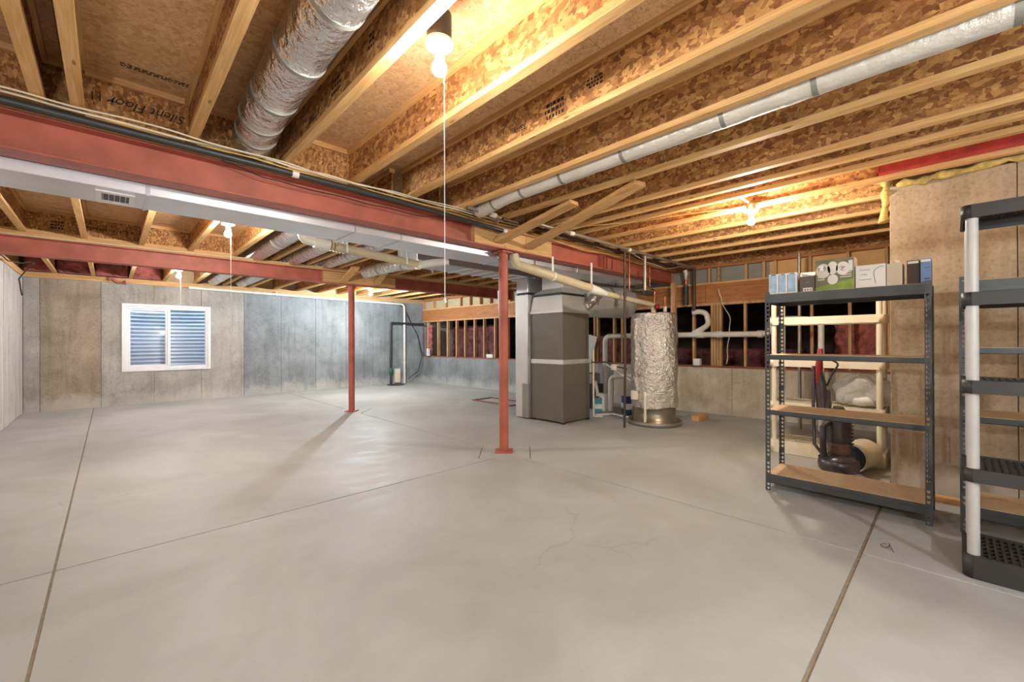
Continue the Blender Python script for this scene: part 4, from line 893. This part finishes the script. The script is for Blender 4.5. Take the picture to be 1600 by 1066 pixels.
c = carton('plain cream carton with torn open top on steel shelf', .27, .36, .172, 'box_cream')
MB().add([(4.41, .28, ZT+.172), (4.41, .31, ZT+.172), (4.45, .315, ZT+.2), (4.45, .285, ZT+.195)], [(0, 1, 2, 3)]).build('flap', 'box_white', c, solid=.002)
c = carton('dark brown carton with white top band on steel shelf', .175, .245, .18, 'box_brown'); box('print_band', 'box_white', (4.398, .18, ZT+.155), (4.4, .24, ZT+.173), c)
box('side_print', 'char', (4.398, .176, ZT+.004), (4.4, .187, ZT+.15), c)
c = carton('slate blue carton at the right end of steel shelf top', .112, .170, .185, 'box_slate'); box('print_band', 'box_white', (4.398, .116, ZT+.16), (4.4, .168, ZT+.178), c); box('print_line', 'ink', (4.398, .12, ZT+.03), (4.4, .15, ZT+.036), c); box('print_line', 'ink', (4.398, .12, ZT+.115), (4.4, .15, ZT+.118), c)
# ------------------------------------------------------------------ vacuum cleaner
VX, VY = 5.27, .80
va = thing('vacuum_cleaner', 'dark upright vacuum cleaner with red handle behind steel shelves', 'vacuum', (VX, VY, 0))
MB().lathe((VX, VY, .125), [(.0, -.115), (.07, -.112), (.13, -.09), (.165, -.045), (.172, 0), (.165, .045), (.13, .085), (.07, .105), (.0, .11)], 28).build('ball', 'vac', va)
for q in (.08, .12, .155): MB().lathe((VX, VY, .125), [(q, .122-q*q*2.2-.01), (q+.006, .122-q*q*2.2-.004), (q+.012, .122-q*q*2.2-.014)], 28).build('ring', 'char', va)
MB().lathe((VX+.02, VY-.0, .24), [(.085, -.02), (.1, .02), (.1, .1)], 24).build('dust_bin', 'vac_bin', va)
MB().lathe((VX+.02, VY-.0, .34), [(.102, .0), (.105, .02), (.105, .2), (.09, .26), (.06, .32), (.04, .36)], 24).build('cyclone', 'vac', va)
for k_ in range(7): MB().box((VX-.03+.0, VY-.118, .3+.035*k_), (VX+.05, VY-.098, .312+.035*k_)).build('grille', 'char', va)
MB().tube([(VX-.09, VY+.10, .22), (VX-.14, VY+.10, .3), (VX-.14, VY+.10, .5), (VX-.07, VY+.06, .55)], .028, 12).build('hose', 'char', va)
MB().tube([(VX-.10, VY+.06, .15), (VX-.04, VY+.19, .3), (VX-.03, VY+.2, .7), (VX-.0, VY+.2, 1.1)], .016, 10).build('wand', 'vac', va)
MB().tube([(VX+.03, VY+.13, .6), (VX+.0, VY+.14, .9), (VX-.02, VY+.15, 1.05)], [.055, .05, .03], 12).build('neck', 'vac', va)
MB().tube([(VX-.03, VY+.16, .93), (VX-.03, VY+.15, 1.08), (VX-.02, VY+.14, 1.28)], [.018, .034, .024], 12).build('handle', 'vac_red', va)
MB().tube(bent([(VX, VY+.09, .9), (VX, VY+.05, 1.02), (VX, VY-.01, 1.13), (VX, VY+.06, 1.17)], .05), .009, 8).build('cord_hook', 'char', va)
MB().box((VX-.02, VY+.06, .62), (VX+.08, VY+.17, .86)).build('body', 'vac', va, bevel=.02)
# roll, bag, rag, board
ro = thing('roll', 'thick cream roll lying on the floor behind the vacuum cleaner', 'roll', (5.65, .68, 0))
A, B = Vector((5.50, .74, .155)), Vector((5.86, .66, .155)); dd = (B-A).normalized()
MB().tube([A, B], .15, 32).build('roll_body', 'cream', ro); MB().tube([A-dd*.012, A+dd*.01], .135, 28).build('end_cap', 'char', ro); MB().tube([A-dd*.02, A], .09, 24).build('core_ring', 'steel_paint', ro)
def blob(name, mat, c, r, seed, parent=None, amp=.2, n=24):
    rnd = random.Random(seed); ph = [rnd.uniform(0, 6) for _ in range(6)]; vs = []; m_ = n//2
    for j in range(m_+1):
        t_ = PI*j/m_
        for i in range(n):
            a = 2*PI*i/n; q = 1+amp*(math.sin(3*a+ph[0])*math.sin(2*t_+ph[1])+.6*math.sin(5*a+ph[2]+3*t_)*math.sin(t_))+rnd.uniform(-.05, .05)*(1 if 0 < j < m_ else 0)
            z = math.cos(t_)*q
            vs.append((c[0]+r[0]*q*math.sin(t_)*math.cos(a), c[1]+r[1]*q*math.sin(t_)*math.sin(a), max(c[2]+r[2]*z, c[2]-r[2]*.75)))
    return MB().add(vs, [(j*n+i, (j+1)*n+i, (j+1)*n+(i+1) % n, j*n+(i+1) % n) for j in range(m_) for i in range(n)], True).build(name, mat, parent)
bgt = thing('plastic_bag', 'crumpled clear plastic bag on the white plastic shelf', 'bag', (6.1, .7, .63))
blob('bag_film', 'bag', (6.12, .70, .79), (.19, .26, .19), 3, bgt, .16, 30); blob('wad', 'white', (6.08, .70, .70), (.13, .17, .085), 5, bgt, .08)
tag(blob('rag', 'rag', (4.99, .62, .052), (.1, .17, .06), 8, None, .25), 'crumpled grey rag on the floor beside the vacuum cleaner', 'rag')
tag(box('wooden_board', 'lum_y', (5.02, -1.2, 0), (5.13, .36, .045), None, .003), 'light wooden board lying at the foot of near right wall', 'board')
pipe('white_pipe', 'white vertical pipe behind the white plastic shelves', [(7.6, 1.35, .02), (7.6, 1.35, 1.66), (7.55, 1.62, 1.7), (7.5, 2.0, 1.7)], .04, 'pvc', rad=.1, n=12)
pipe('water_pipe', 'grey vertical pipe behind the white plastic shelves', [(7.6, 1.62, .02), (7.6, 1.62, 2.7)], .024, 'pipe_grey')
ws_ = [(3.70+.045*math.cos(k_*.5), .315+.02*math.sin(k_*.5), .005+.001*k_) for k_ in range(12)]+[(3.62, .27, .006)]
tag(MB().tube(ws_, .002, 5).build('wire_scrap', 'iron'), 'small loop of dark wire on the floor before steel shelves', 'wire')
